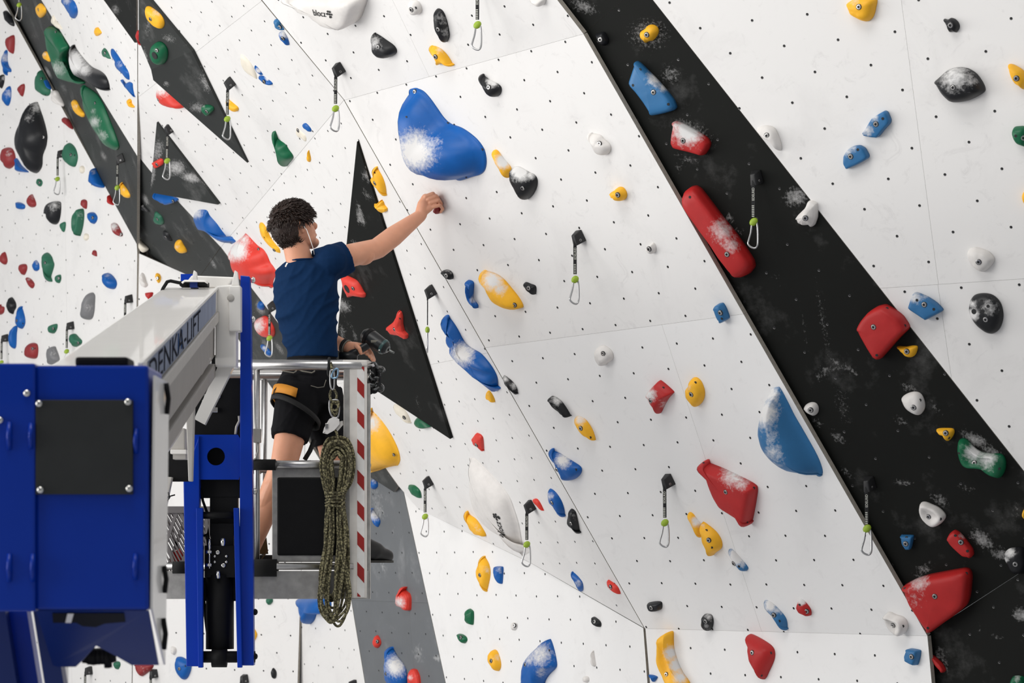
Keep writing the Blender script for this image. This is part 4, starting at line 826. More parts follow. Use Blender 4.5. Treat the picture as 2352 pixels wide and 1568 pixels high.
def part(name, me, mat, parent=lift, smooth=False, label=None, bev=0):
    if bev: bevelled(me, bev)
    return link(name, me, parent, (mat,) if mat else (), label=label, smooth=smooth)
def prism(name, front, depth, mat, parent=lift, bev=0.0, label=None):
    """closed prism: front outline (world points) pushed straight back by depth"""
    n = len(front); vs = list(front)+[p+Vector((0, depth, 0)) for p in front]
    fs = [tuple(range(n)), tuple(range(2*n-1, n-1, -1))]+[(i, n+i, n+(i+1) % n, (i+1) % n) for i in range(n)]
    me = mesh(name, vs, fs); bm = bmesh.new(); bm.from_mesh(me); bmesh.ops.recalc_face_normals(bm, faces=bm.faces[:])
    if bev: bmesh.ops.bevel(bm, geom=bm.edges[:], offset=bev, segments=2, affect='EDGES', profile=.6)
    bm.to_mesh(me); bm.free()
    return part(name, me, mat, parent, label=label)
def pbox(name, x0, y0, x1, y1, Y, depth, mat, parent=lift, bev=.0, label=None):
    return prism(name, [wy(x0, y1, Y), wy(x1, y1, Y), wy(x1, y0, Y), wy(x0, y0, Y)], depth, mat, parent, bev, label)
def ptube(name, pts, r, mat, parent=lift, n=12): return part(name, tube(name, pts, r, n), mat, parent, True)
def dome(name, c, axis, r, mat, parent, h=.5):
    vs, fs = [], []; q = Vector(axis).to_track_quat('Z', 'Y'); n = 12
    pr = [(1, 0), (1, .35*h), (.8, .75*h), (.45, .97*h), (.15, h)]
    for a, z in pr:
        for k in range(n): t = 2*math.pi*k/n; vs.append(Vector(c)+q @ Vector((a*r*math.cos(t), a*r*math.sin(t), z*r)))
    for i in range(len(pr)-1):
        for k in range(n): fs.append((i*n+k, i*n+(k+1) % n, (i+1)*n+(k+1) % n, (i+1)*n+k))
    fs.append(tuple((len(pr)-1)*n+k for k in range(n)))
    return part(name, mesh(name, vs, fs), mat, parent, True)
TOC = (0, -1, .0)
# --- near knuckle housing
YB = 6.6
hs = pbox('knuckle_housing', 82, 839, 341, 1401, YB, .26, BLUE, bev=.008)
pbox('side_cover', -120, 834, 81, 1404, YB-.012, .28, BLUE, hs, .006)
pbox('cover_plate', 82, 918, 305, 1135, YB-.012, .014, PLATE, hs, .002, 'dark scuffed inspection plate with four bolts')
for x, y in ((90, 927), (294, 923), (93, 1125), (297, 1122), (62, 903), (0, 965)): dome('plate_bolt', wy(x, y, YB-.014), TOC, .0095, CHROME, hs, .8)
for x, y0, y1 in ((20, 970, 1032), (70, 972, 1030), (311, 985, 1040), (20, 1272, 1335), (74, 1272, 1335), (310, 1272, 1330)):
    ptube('weld_bead', [wy(x+2, y0, YB-.002), wy(x, (y0+y1)/2, YB-.011), wy(x+1, y1, YB-.002)] if x > 81 else [wy(x+2, y0, YB-.013), wy(x, (y0+y1)/2, YB-.022), wy(x+1, y1, YB-.013)], .0065, BLUE, hs, 8)
pA = [wy(342, 850, YB+.004), wy(342, 1400, YB+.004)]; pB = [wy(366, 1532, 6.885), wy(372, 1398, 6.86), wy(369, 880, 6.86)]
w1 = wy(341.5, 1400, YB+.01).x+.004
def side_pts(lst): return [Vector((w1, Y, wy(300, y, Y).z)) for y, Y in lst]
sp_ = side_pts([(862, 6.61), (1398, 6.61), (1526, 6.87), (1400, 6.875), (880, 6.875)])
part('side_plate', mesh('side_plate', [*sp_, *[p+Vector((.006, 0, 0)) for p in sp_]], [(0, 1, 2, 3, 4), (9, 8, 7, 6, 5)]+[(i, 5+i, 5+(i+1) % 5, (i+1) % 5) for i in range(5)]), LW, hs)
for ya, yb in ((880, 950), (1300, 1360), (1420, 1490)): ptube('hose', [Vector((w1+.011, 6.78, wy(300, ya, 6.78).z)), Vector((w1+.016, 6.79, wy(300, (ya+yb)/2, 6.79).z)), Vector((w1+.011, 6.80, wy(300, yb, 6.8).z))], .007, BLK, hs, 8)
apr = [(82, 1401), (121, 1527), (131, 1531), (173, 1531), (188, 1517), (220, 1482), (262, 1504), (302, 1527), (364, 1527), (341, 1401)]
fa = [wy(x, y, 6.60+.28*(y-1401)/128) for x, y in apr]
prism('apron_plate', fa, .012, BLUE_D, hs)  # darker blue carries the shade of this downward-facing plate
sl = [(120, 1408), (285, 1408), (288, 1428), (240, 1432), (220, 1440), (190, 1438), (175, 1430), (122, 1430)]
prism('apron_slot', [wy(x, y, 6.595+.28*(y-1401)/128) for x, y in sl], .004, BLK, hs)
prism('slot_gap', [wy(x, y, 6.59+.28*(y-1401)/128) for x, y in ((150, 1430), (163, 1430), (169, 1409), (155, 1409))], .004, LW, hs)
for i in range(7):
    x = 196+i*10; ptube('bristle_brush', [wy(x, 1490, 6.92), wy(x+random.uniform(-4, 4), 1530+random.uniform(-12, 3), 6.93)], .012, BLK, hs, 6)
pbox('cable_guide', 172, 819, 294, 842, 6.7, .12, BLK, hs, .008)
# --- lower arms down to the chassis
for k, (xa, xb, mt, Y) in enumerate(((-60, 12, BLUE_D, 6.95), (18, 62, BLUE, 7.0), (76, 120, BLUE_D, 6.9))):
    p0, p1 = wy(xa, 1404, Y), wy(xb, 1404, Y); q0, q1 = wy(xa+45, 1640, Y), wy(xb+45, 1640, Y)
    for q in (q0, q1): q.z = .3
    prism('lower_arm', [q0+Vector((.16, 0, 0)), q1+Vector((.16, 0, 0)), p1, p0], .06, mt)
pbox('arm_edge', 118, 1500, 150, 1900, 7.02, .05, LW)
c = wy(60, 1400, 7.0); prism('chassis', [Vector((c.x-.5, 6.6, 0)), Vector((c.x+.75, 6.6, 0)), Vector((c.x+.75, 6.6, .34)), Vector((c.x-.5, 6.6, .34))], .9, BLUE, bev=.02)
# --- boom
def beam(name, near, far, drop, mat, parent=lift, bev=.006):
    """near/far: (left px, right px, y px, world Y) of the top edge; drop: height in metres at both ends"""
    a = [wy(near[0], near[2], near[3]), wy(near[1], near[2], near[3])]; b = [wy(far[0], far[2], far[3]), wy(far[1], far[2], far[3])]
    z = Vector((0, 0, -drop)); vs = [a[0], a[1], a[1]+z, a[0]+z, b[0], b[1], b[1]+z, b[0]+z]
    me = mesh(name, vs, [(0, 1, 2, 3), (7, 6, 5, 4), (0, 4, 5, 1), (1, 5, 6, 2), (2, 6, 7, 3), (3, 7, 4, 0)])
    return part(name, me, mat, parent, bev=bev)
bm_ = beam('boom', (118, 322, 838, 6.86), (377, 501, 660, 11.15), .125, LW, bev=.008)
beam('boom_ridge', (316, 328, 832, 6.86), (497, 504, 656, 11.15), .012, LW, bm_, .003)
fl = beam('boom_flange', (324, 334, 838+.100*5831/6.86, 6.86), (500, 506, 660+.100*5831/11.15, 11.15), .045, LG, bm_, .004)
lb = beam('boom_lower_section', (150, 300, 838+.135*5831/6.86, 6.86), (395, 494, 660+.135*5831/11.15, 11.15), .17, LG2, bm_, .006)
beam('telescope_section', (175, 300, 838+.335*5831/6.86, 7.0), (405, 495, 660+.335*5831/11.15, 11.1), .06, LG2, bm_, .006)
# side decal: blue-grey field with dark upright lettering strokes
DEC = plain('decal_blue_grey', sr(150, 158, 178), .35, var=.2, scale=6); DEC_D = plain('decal_dark', sr(20, 24, 40), .4); DEC_B = plain('decal_blue', sr(30, 70, 120), .4)
for m_ in (DEC, DEC_D, DEC_B): m_.node_tree.nodes['Principled BSDF'].inputs['Roughness'].default_value = .9; m_.node_tree.nodes['Principled BSDF'].inputs['Specular IOR Level'].default_value = .05
a0, a1 = wy(322, 838, 6.86), wy(501, 660, 11.15)
def side_at(t, z0, z1, out=.0015): 
    p = a0+(a1-a0)*t; return Vector((p.x+out, p.y, p.z-z0)), Vector((p.x+out, p.y, p.z-z1))
def side_quad(name, t0, t1, z0, z1, mat, parent, out):
    p, q = side_at(t0, z0, z1, out); r_, s = side_at(t1, z0, z1, out)
    return part(name, mesh(name, [p, r_, s, q], [(3, 2, 1, 0)]), mat, parent)
side_quad('decal', .06, .95, .008, .098, DEC, bm_, .0012)
tm = text_mesh('DENKA-LIFT', .105, .0); xs = [v.co.x for v in tm.vertices]; ys = [v.co.y for v in tm.vertices]
for v in tm.vertices:
    p_, q_ = side_at(.07+.6*(v.co.x-min(xs))/(max(xs)-min(xs)), .014, .092, .0024); v.co = q_+(p_-q_)*((v.co.y-min(ys))/(max(ys)-min(ys)))
part('lettering', tm, DEC_D, bm_)
for t_ in (.36, .40): side_quad('decal_stroke', t_, t_+.015, .02, .085, DEC_B, bm_, .0018)
# head of the boom and fork
hd = prism('boom_head', [wy(494, 842, 11.05), wy(541, 842, 11.05), wy(541, 652, 11.05), wy(494, 656, 11.05)], .12, LW, bev=.008)
prism('head_gusset', [wy(446, 962, 11.1), wy(470, 975, 11.1), wy(538, 838, 11.1), wy(500, 842, 11.1)], .05, LW, hs)
prism('head_top', [wy(418, 660, 11.12), wy(520, 660, 11.12), wy(540, 636, 11.12), wy(440, 632, 11.12)], .1, LW, bev=.006)
for x in (446, 540): prism('fork_ear', [wy(x-9, 655, 11.04), wy(x+9, 655, 11.04), wy(x+5, 624, 11.04), wy(x-1, 620, 11.04)], .03, LW, bev=.003)
pbox('head_cap', 525, 655, 552, 760, 11.03, .08, LW, bev=.006)
dome('pin_head', wy(530, 684, 11.03), TOC, .016, LG, hs, .5)
pbox('head_pad', 412, 645, 476, 656, 11.0, .08, BLK, bev=.003); pbox('pin_block', 436, 645, 453, 660, 10.98, .05, BLUE_D)
pbox('blue_bracket', 415, 629, 450, 645, 11.25, .05, BLUE)
ptube('hydraulic_hose', [wy(368, 680, 10.9), wy(374, 663, 10.95), wy(384, 647, 11.0), wy(392, 645, 11.0), wy(415, 650, 11.0), wy(432, 655, 11.0)], .0075, BLK)
ptube('grab_bar', [wy(418, 650, 10.97), wy(424, 645, 10.97), wy(470, 645, 10.97), wy(478, 650, 10.97)], .005, LW)
# struts under the boom head
def strut(name, p, q, w, d, mat, bev=.004):
    a = [wy(p[0]-w/2, p[1], p[2]), wy(p[0]+w/2, p[1], p[2])]; b = [wy(q[0]-w/2*q[3], q[1], q[2]), wy(q[0]+w/2*q[3], q[1], q[2])]
    n = Vector((0, d, 0)); me = mesh(name, [a[0], a[1], b[1], b[0], a[0]+n, a[1]+n, b[1]+n, b[0]+n], [(0, 1, 2, 3), (7, 6, 5, 4), (0, 4, 5, 1), (1, 5, 6, 2), (2, 6, 7, 3), (3, 7, 4, 0)])
    return part(name, me, mat, bev=bev)
strut('link_arm', (436, 838, 10.6), (437, 1105, 10.6, .35), 26, .04, LG)
strut('link_arm', (350, 1032, 9.6), (470, 820, 10.75, .8), 32, .05, LG)
strut('link_arm', (355, 1050, 9.5), (400, 985, 10.4, .9), 40, .05, LW)
pbox('sensor_box', 391, 983, 424, 1032, 10.7, .08, LG, bev=.004); pbox('sensor_lid', 391, 1032, 428, 1042, 10.68, .1, LW, bev=.003); pbox('sensor_base', 397, 1042, 426, 1054, 10.7, .08, LG)
pbox('black_cavity', 356, 985, 440, 1105, 10.95, .05, BLK)
strut('link_tube', (380, 1095, 10.9), (352, 1230, 10.9, 1), 30, .05, LG)
ptube('strap', [wy(372, 1150, 10.88), wy(388, 1140, 10.87), wy(402, 1136, 10.88)], .003, BLK); ptube('strap', [wy(386, 1130, 10.87), wy(390, 1142, 10.87), wy(384, 1150, 10.87)], .003, BLK)
# --- blue mast between boom and basket
YM = 11.2
mast = prism('mast_post', [wy(549, 1528, YM), wy(583, 1528, YM), wy(576, 700, YM), wy(573, 634, YM), wy(552, 632, YM), wy(552, 760, YM)], .06, BLUE, bev=.004)
prism('mast_post', [wy(428, 1530, YM), wy(461, 1530, YM), wy(457, 1000, YM), wy(421, 1100, YM)], .06, BLUE, bev=.004)
def holed_plate(name, x0, y0, x1, y1, cx, cy, r, Y, d, mat):
    vs, fs = [], []; n = 32; c = wy(cx, cy, Y); rr = r/F*Y; A, Bq = wy(x0, y1, Y), wy(x1, y0, Y)
    for dy in (0, d):
        for k in range(n):
            t = 2*math.pi*k/n; u, v = math.cos(t), math.sin(t); vs.append(Vector((c.x+rr*u, Y+dy, c.z+rr*v)))
        for k in range(n):
            t = 2*math.pi*k/n; u, v = math.cos(t), math.sin(t)
            sx = ((Bq.x if u > 0 else A.x)-c.x)/u if abs(u) > 1e-6 else 1e9; sz = ((Bq.z if v > 0 else A.z)-c.z)/v if abs(v) > 1e-6 else 1e9
            s = min(sx, sz); vs.append(Vector((c.x+u*s, Y+dy, c.z+v*s)))
    for k in range(n):
        k2 = (k+1) % n
        fs += [(k, n+k, n+k2, k2), (2*n+k2, 3*n+k2, 3*n+k, 2*n+k), (k, k2, 2*n+k2, 2*n+k), (n+k, 3*n+k, 3*n+k2, n+k2)]
    return part(name, mesh(name, vs, fs), mat)
holed_plate('mast_plate', 444, 998, 553, 1101, 496, 1048, 20.5, YM+.012, .012, BLUE)
pbox('hydraulic_block', 446, 868, 573, 1000, YM+.05, .10, BLK); pbox('hydraulic_block', 486, 815, 516, 870, YM+.05, .05, BLK)
pbox('mast_back', 455, 1000, 553, 1143, YM+.06, .05, BLK); pbox('mast_core', 482, 1140, 545, 1230, YM+.06, .06, BLK)
for x, y in ((502, 887), (481, 911), (503, 911)): dome('chrome_bolt', wy(x, y, YM+.048), TOC, .008, CHROME, mast, .7)
ptube('chrome_fitting', [wy(471, 905, YM+.03), wy(473, 925, YM+.03)], .006, CHROME, n=8); pbox('chrome_nut', 487, 935, 500, 947, YM+.03, .02, CHROME, bev=.003)
ptube('chrome_fitting', [wy(465, 921, YM+.03), wy(478, 921, YM+.03)], .008, CHROME, n=8)
ptube('grey_cable', [wy(541, 997, YM+.02), wy(543, 980, YM+.02), wy(550, 966, YM+.02), wy(549, 955, YM+.02)], .006, LG, n=8)
for (xa, xb, xc, xd) in ((447, 462, 470, 455), (536, 548, 558, 546)):
    prism('inner_link', [wy(455 if xa < 500 else 545, 1533, YM-.03), wy(466 if xa < 500 else 556, 1533, YM-.03), wy(466 if xa < 500 else 548, 1166, YM-.03), wy(450 if xa < 500 else 536, 1166, YM-.03)], .03, BLUE, bev=.003)
ptube('link_pin', [wy(452, 1183, YM), wy(548, 1183, YM)], .016, BLK)
pbox('valve_block', 470, 1252, 541, 1326, YM+.02, .12, BLK, bev=.004); pbox('valve_cap', 484, 1202, 536, 1252, YM+.03, .08, BLK)
ptube('lift_cylinder', [wy(505, 1320, YM+.07), wy(505, 1490, YM+.07)], .062, BLK, n=16)
pbox('cylinder_foot', 466, 1326, 545, 1380, YM+.06, .06, BLK)
for x, y, r_ in ((500, 1268, .011), (513, 1298, .011), (493, 1277, .006), (520, 1277, .006), (493, 1290, .006), (520, 1290, .006)): dome('chrome_bolt', wy(x, y, YM+.018), TOC, r_, CHROME, mast, .5)
for a, b, r_ in (((481, 1238), (481, 1262), .007), ((481, 1262), (481, 1305), .004), ((473, 1267), (486, 1267), .009), ((473, 1297), (486, 1297), .009), ((512, 1236), (512, 1253), .012), ((501, 1311), (501, 1328), .010)):
    ptube('chrome_fitting', [wy(*a, YM), wy(*b, YM)], r_, CHROME, n=10)
ptube('hydraulic_hose', [wy(478, 1240, YM+.01), wy(474, 1228, YM+.02), wy(463, 1232, YM+.02), wy(462, 1330, YM+.05), wy(470, 1400, YM+.08), wy(480, 1475, YM+.05), wy(492, 1478, YM+.05)], .008, BLK)
ptube('hydraulic_hose', [wy(460, 1120, YM+.05), wy(466, 1150, YM+.06), wy(476, 1178, YM+.05)], .006, BLK)
ptube('foot_pin', [wy(438, 1508, YM+.03), wy(586, 1508, YM+.03)], .026, BLK); ptube('foot_boss', [wy(487, 1510, YM+.03), wy(521, 1510, YM+.03)], .042, BLK, n=16)
for x, y in ((580, 643), (580, 733), (584, 1128), (585, 1405), (585, 1507)): dome('pin_end', wy(x, y, YM+.03), (1, -.3, 0), .014, CHROME if y < 1300 else BLK, mast, .9)
# --- basket
YN, YF = 11.5, 12.12
d0, d1 = wy(318, 1345, YN), wy(846, 1345, YN)
xf = wy(836, 1345, YF).x; fl8 = [(d0.x, YN), (d1.x, YN), (xf, YF), (d0.x, YF)]
bk = part('basket', mesh('basket', [Vector((a, b, d0.z-c)) for c in (0, .024) for a, b in fl8], [(0, 1, 2, 3), (7, 6, 5, 4), (0, 4, 5, 1), (1, 5, 6, 2), (2, 6, 7, 3), (3, 7, 4, 0)]), ALD, label='open aluminium work basket')
BX0, BX1 = d0.x, d1.x; BXF = wy(836, 1345, YF).x
pbox('toe_board', 318, 1311, 847, 1375, YN-.01, .014, ALD, bk, .002)
zt, zb = wy(800, 1311, YN).z, wy(800, 1375, YN).z
part('toe_board', mesh('toe_board', *box_data(((BX0+BXF)/2, YF, (zt+zb)/2), (BXF-BX0, .014, zt-zb))), ALD, bk)
for X in (BX0,): part('toe_board', mesh('toe_board', *box_data((X-.004, (YN+YF)/2, (zt+zb)/2), (.012, YF-YN-.01, zt-zb))), ALD, bk)
zr = wy(700, 838, YN).z; zm = wy(700, 1067, YN).z; zl = wy(700, 1300, YN).z
ptube('top_rail', [wy(520, 838, YN), wy(800, 838, YN), wy(826, 838, YN), wy(842, 838, YN+.03), Vector((BX1-.005, YN+.1, zr)), Vector((BXF+.004, YF-.08, zr)), Vector((BXF-.03, YF-.02, zr)), Vector((BXF-.1, YF, zr)), Vector((BX0+.1, YF, zr)), Vector((BX0, YF-.1, zr)), Vector((BX0, YN, zr)), wy(520, 838, YN)], .024, ALR, bk, 14)
ptube('mid_rail', [wy(583, 1067, YN), wy(795, 1067, YN)], .020, ALR, bk, 14)
ptube('mid_rail', [Vector((BX0, YF, zm)), Vector((BXF, YF, zm))], .020, ALR, bk, 12); ptube('mid_rail', [Vector((BX1-.01, YN+.05, zm)), Vector((BXF, YF, zm))], .018, ALR, bk, 12); ptube('bottom_rail', [Vector((BX1-.01, YN+.05, zl)), Vector((BXF, YF, zl)), Vector((BX0, YF, zl))], .0165, ALR, bk, 12)
ptube('bottom_rail', [wy(318, 1300, YN-.004), wy(812, 1300, YN-.004)], .0165, ALR, bk, 12)
ptube('rail_post', [wy(590, 838, YN+.01), wy(590, 1300, YN+.01)], .0135, ALR, bk, 10)
for X in (BX0, BX0+.5, BXF): ptube('rail_post', [Vector((X, YF, zl)), Vector((X, YF, zr))], .0145, ALR, bk, 10)
cp_ = pbox('corner_post', 789, 836, 843, 1373, YN-.012, .06, POST, bk, .004)
pbox('post_groove', 790, 842, 803, 1372, YN-.0135, .004, ALD, bk, .001); pbox('post_side', 842, 880, 850, 1375, YN+.0, .05, ALD, bk)
pbox('post_cap', 786, 826, 844, 840, YN-.02, .08, POST, bk, .008)
pbox('warning_tape', 820, 848, 837.5, 1371, YN-.0142, .003, STICK, bk)
for i in range(8):
    y = 866+i*70.6 if i else 866
    q = [(820.5, y), (836.5, y+17), (836.5, y+49), (820.5, y+31)] if i < 7 else [(820.5, y), (828, y+8), (828, y+10), (820.5, y+9)]
    prism('warning_stripe', [wy(a, min(b, 1370), YN-.0158) for a, b in reversed(q)], .0025, STRIPE, bk)
prism('warning_stripe', [wy(836.5, 853, YN-.0158), wy(836.5, 842, YN-.0158), wy(829, 842, YN-.0158)], .0025, STRIPE, bk)
pbox('control_box', 625, 1076, 790, 1290, YN+.02, .14, ALD, bk, .004); pbox('control_box_door', 637, 1096, 786, 1275, YN+.012, .012, BLK, bk, .008)
for x0, x1, y, r_ in ((577, 633, 1067, .025), (583, 636, 1304, .040), (397, 428, 1303, .028)): ptube('foam_sleeve', [wy(x0, y, YN-.004), wy(x1, y, YN-.004)], r_, FOAM, bk, 14)
pbox('junction_box', 581, 984, 599, 1016, YN-.03, .04, LG, bk, .004)
ptube('junction_cable', [wy(591, 1016, YN-.02), wy(593, 1035, YN-.02), wy(588, 1052, YN-.02), wy(579, 1058, YN-.02), wy(576, 1040, YN-.01)], .005, LG, bk, 8)
# --- storage crate with spare holds on the basket floor
cr = empty('storage_crate', (wy(420, 1340, 11.85).x, 11.85, d0.z), 'grey perforated plastic crate of red holds on the basket floor', 'crate')
CR = plain('crate_grey', sr(112, 108, 108), .6)
YC = 11.62; za, zb_ = wy(400, 1164, YC).z, d0.z+.002; xa, xb = wy(345, 1200, YC).x, wy(486, 1200, YC).x
zb2 = zb_
ds = [box_data(((xa+xb)/2, Y, za-.012), (xb-xa, .016, .03)) for Y in (YC, YC+.36)]+[box_data((X, YC+.18, za-.012), (.016, .36, .03)) for X in (xa, xb)]
part('rim', mesh('rim', *join_data(*ds)), CR, cr)
part('base', mesh('base', *join_data(box_data(((xa+xb)/2, YC+.18, zb2+.006), (xb-xa, .36, .012)), *[box_data(((xa+xb)/2, Y, zb2+.02), (xb-xa, .012, .04)) for Y in (YC, YC+.36)])), CR, cr)
for Y in (YC, YC+.36):
    ds = []; hh = za-zb2
    for i in range(-12, 26):
        x0 = xa+i*.0165; x1 = x0+hh*.55
        t0 = max(0, (xa-x0)/(x1-x0)); t1 = min(1, (xb-x0)/(x1-x0))
        if t1 <= t0: continue
        a, b = Vector((x0+(x1-x0)*t0, Y, za-hh*t0)), Vector((x0+(x1-x0)*t1, Y, za-hh*t1)); w = Vector((.0075, 0, 0)); d = Vector((0, .006, 0))
        ds.append(([a, a+w, b+w, b, a+d, a+w+d, b+w+d, b+d], [(0, 1, 2, 3), (7, 6, 5, 4), (0, 4, 5, 1), (1, 5, 6, 2), (2, 6, 7, 3), (3, 7, 4, 0)]))
    for j in range(3):
        for s in (1, -1):
            a = Vector((xa+j*.12+(0 if s > 0 else .12), Y-.002, za)); b = a+Vector((s*.14, 0, -hh)); a.x = min(max(a.x, xa), xb); b.x = min(max(b.x, xa), xb); w = Vector((.016, 0, 0)); d = Vector((0, .01, 0))
            ds.append(([a, a+w, b+w, b, a+d, a+w+d, b+w+d, b+d], [(0, 1, 2, 3), (7, 6, 5, 4), (0, 4, 5, 1), (1, 5, 6, 2), (2, 6, 7, 3), (3, 7, 4, 0)]))
    part('lattice', mesh('lattice', *join_data(*ds)), CR, cr)
for X in (xa, xb): part('end_panel', mesh('end_panel', *box_data((X, YC+.18, (za+zb2)/2), (.008, .36, za-zb2-.02))), CR, cr)
def lump(name, c, r, mat, label, cat, seed, group=None):
    bm = bmesh.new(); bmesh.ops.create_icosphere(bm, subdivisions=3, radius=1)
    for v in bm.verts: v.co = Vector((v.co.x*r[0], v.co.y*r[1], v.co.z*r[2]))*(1+.35*noise.noise(v.co*1.6+Vector((seed, 0, 0))))
    me = bpy.data.meshes.new(name); bm.to_mesh(me); bm.free(); set_chalk(me, [0]*len(me.vertices))
    return link(name, me, None, (mat,), label, cat, group, mw=Matrix.Translation(c))
hz = zb2+.014
lump('climbing_hold', Vector((wy(412, 1255, 11.75).x, 11.76, hz+.1)), (.05, .045, .045), hold_mat('r'), 'loose red hold on top of the pile inside the grey crate', 'climbing hold', 1.0, 'climbing holds bolted to the wall')
lump('climbing_hold', Vector((wy(396, 1280, 11.72).x, 11.74, hz+.026)), (.075, .05, .024), hold_mat('r'), 'loose red hold lying at the bottom of the grey crate', 'climbing hold', 5.0, 'climbing holds bolted to the wall')
lump('climbing_hold', Vector((wy(472, 1285, 11.72).x, 11.86, hz+.035)), (.045, .06, .032), hold_mat('r'), 'loose red hold at the right end of the grey crate', 'climbing hold', 9.0, 'climbing holds bolted to the wall')
# tool bag on the basket floor behind the foam sleeve
tb = empty('tool_bag', wy(606, 1340, 11.99), 'black tool bag with a brown flap standing on the basket floor', 'bag')
BAG = plain('bag_black', (.01, .01, .01), .8); FLAP = plain('bag_brown', sr(86, 66, 32), .7)
zf = d0.z+.001
part('body', bevelled(mesh('body', *box_data((wy(606, 1300, 11.99).x, 11.99, zf+.07), (.13, .16, .14))), .02), BAG, tb)
prism('flap', [wy(594, 1272, 11.905), wy(616, 1272, 11.905), wy(612, 1234, 11.905), wy(603, 1248, 11.905)], .006, FLAP, tb)
ptube('strap', [wy(616, 1262, 11.90), wy(600, 1285, 11.895), wy(588, 1298, 11.895)], .003, FLAP, tb, 6)

# ------------------------------------------------------------------ the route setter in the basket
SKIN = plain('skin', sr(224, 160, 128), .5, var=.1, scale=25)
m = SKIN; m.node_tree.nodes['Principled BSDF'].inputs['Subsurface Weight'].default_value = .12; m.node_tree.nodes['Principled BSDF'].inputs['Subsurface Radius'].default_value = (.01, .004, .002)
SHIRT = plain('shirt_navy', sr(14, 42, 76), .9, var=.16, scale=60, bump=.1)
SHORTS = plain('shorts_black', sr(17, 17, 20), .85, var=.3, scale=50, bump=.1)
HAIR = plain('hair_brown', sr(44, 28, 20), .5, var=.45, scale=90)
ORANGE = plain('harness_orange', sr(214, 140, 36), .7)
STRAPG = plain('strap_grey', sr(120, 116, 106), .7)
SHOE = plain('shoe_black', (.012, .012, .012), .45); SOLE = plain('shoe_sole', sr(64, 62, 58), .7); WIRE = plain('earphone_white', sr(226, 220, 214), .4)
NAIL = plain('nail', sr(222, 172, 150), .35); EYE = plain('eye_white', sr(225, 222, 218), .2); LIP = plain('lip', sr(176, 104, 92), .5)
def cap_data(p, q, r1, r2, n=36, flat=False):
    p, q = Vector(p), Vector(q); d = (q-p).normalized(); path, rad = [], []
    if not flat:
        for a in (80, 60, 35): path.append(p-d*r1*math.sin(math.radians(a))); rad.append(r1*math.cos(math.radians(a)))
    for i in range(5): t = i/4; path.append(p+(q-p)*t); rad.append(r1+(r2-r1)*t)
    if not flat:
        for a in (35, 60, 80): path.append(q+d*r2*math.sin(math.radians(a))); rad.append(r2*math.cos(math.radians(a)))
    return tube_data(path, 1, n, False, rad)
def ell_data(c, ax, n=16, m_=10):
    c = Vector(c); vs, fs = [], []
    vs.append(c+Vector(ax[2]))
    for i in range(1, m_):
        t = math.pi*i/m_
        for k in range(n):
            g = 2*math.pi*k/n; vs.append(c+Vector(ax[0])*(math.sin(t)*math.cos(g))+Vector(ax[1])*(math.sin(t)*math.sin(g))+Vector(ax[2])*math.cos(t))
    vs.append(c-Vector(ax[2])); L_ = len(vs)-1
    for k in range(n): fs.append((0, 1+k, 1+(k+1) % n)); fs.append((L_, 1+(m_-2)*n+(k+1) % n, 1+(m_-2)*n+k))
    for i in range(m_-2):
        for k in range(n): fs.append((1+i*n+k, 1+(i+1)*n+k, 1+(i+1)*n+(k+1) % n, 1+i*n+(k+1) % n))
    return vs, fs
def loft_data(rings, n=28):
    """rings: (centre, half-width vector, half-depth vector)"""
    vs, fs = [], []
    for c, a, b in rings:
        for k in range(n): t = 2*math.pi*k/n; vs.append(Vector(c)+Vector(a)*math.cos(t)+Vector(b)*math.sin(t))
    for i in range(len(rings)-1):
        for k in range(n): k2 = (k+1) % n; fs.append((i*n+k, i*n+k2, (i+1)*n+k2, (i+1)*n+k))
    fs += [tuple(range(n-1, -1, -1)), tuple((len(rings)-1)*n+k for k in range(n))]
    return vs, fs
def fuse(name, datas, voxel, smooth_it=4, fac=.5):
    allv, allf = [], []
    for d in datas:
        bm = bmesh.new(); me = mesh('t', *d); bm.from_mesh(me); bmesh.ops.recalc_face_normals(bm, faces=bm.faces[:]); bm.to_mesh(me); bm.free()
        k = len(allv); allv += [v.co.copy() for v in me.vertices]; allf += [tuple(i+k for i in p.vertices) for p in me.polygons]; bpy.data.meshes.remove(me)
    me = mesh(name, allv, allf); o = bpy.data.objects.new('tmp', me); COL.objects.link(o)
    r_ = o.modifiers.new('r', 'REMESH'); r_.mode = 'VOXEL'; r_.voxel_size = voxel
    s = o.modifiers.new('s', 'SMOOTH'); s.factor = fac; s.iterations = smooth_it
    bpy.context.view_layer.update(); out = bpy.data.meshes.new_from_object(o.evaluated_get(bpy.context.evaluated_depsgraph_get())); out.name = name
    bpy.data.objects.remove(o, do_unlink=True); return out
man = empty('person', wy(690, 1344, 11.85), 'person in navy T-shirt and black shorts reaching right to grip a small hold', 'person')
man.location.z = d0.z+.001; bpy.context.view_layer.update()
def mp(name, me, mat, smooth=True, label=None, parent=None): return link(name, me, parent or man, (mat,), label=label, smooth=smooth)
up = Vector((0, 0, 1))
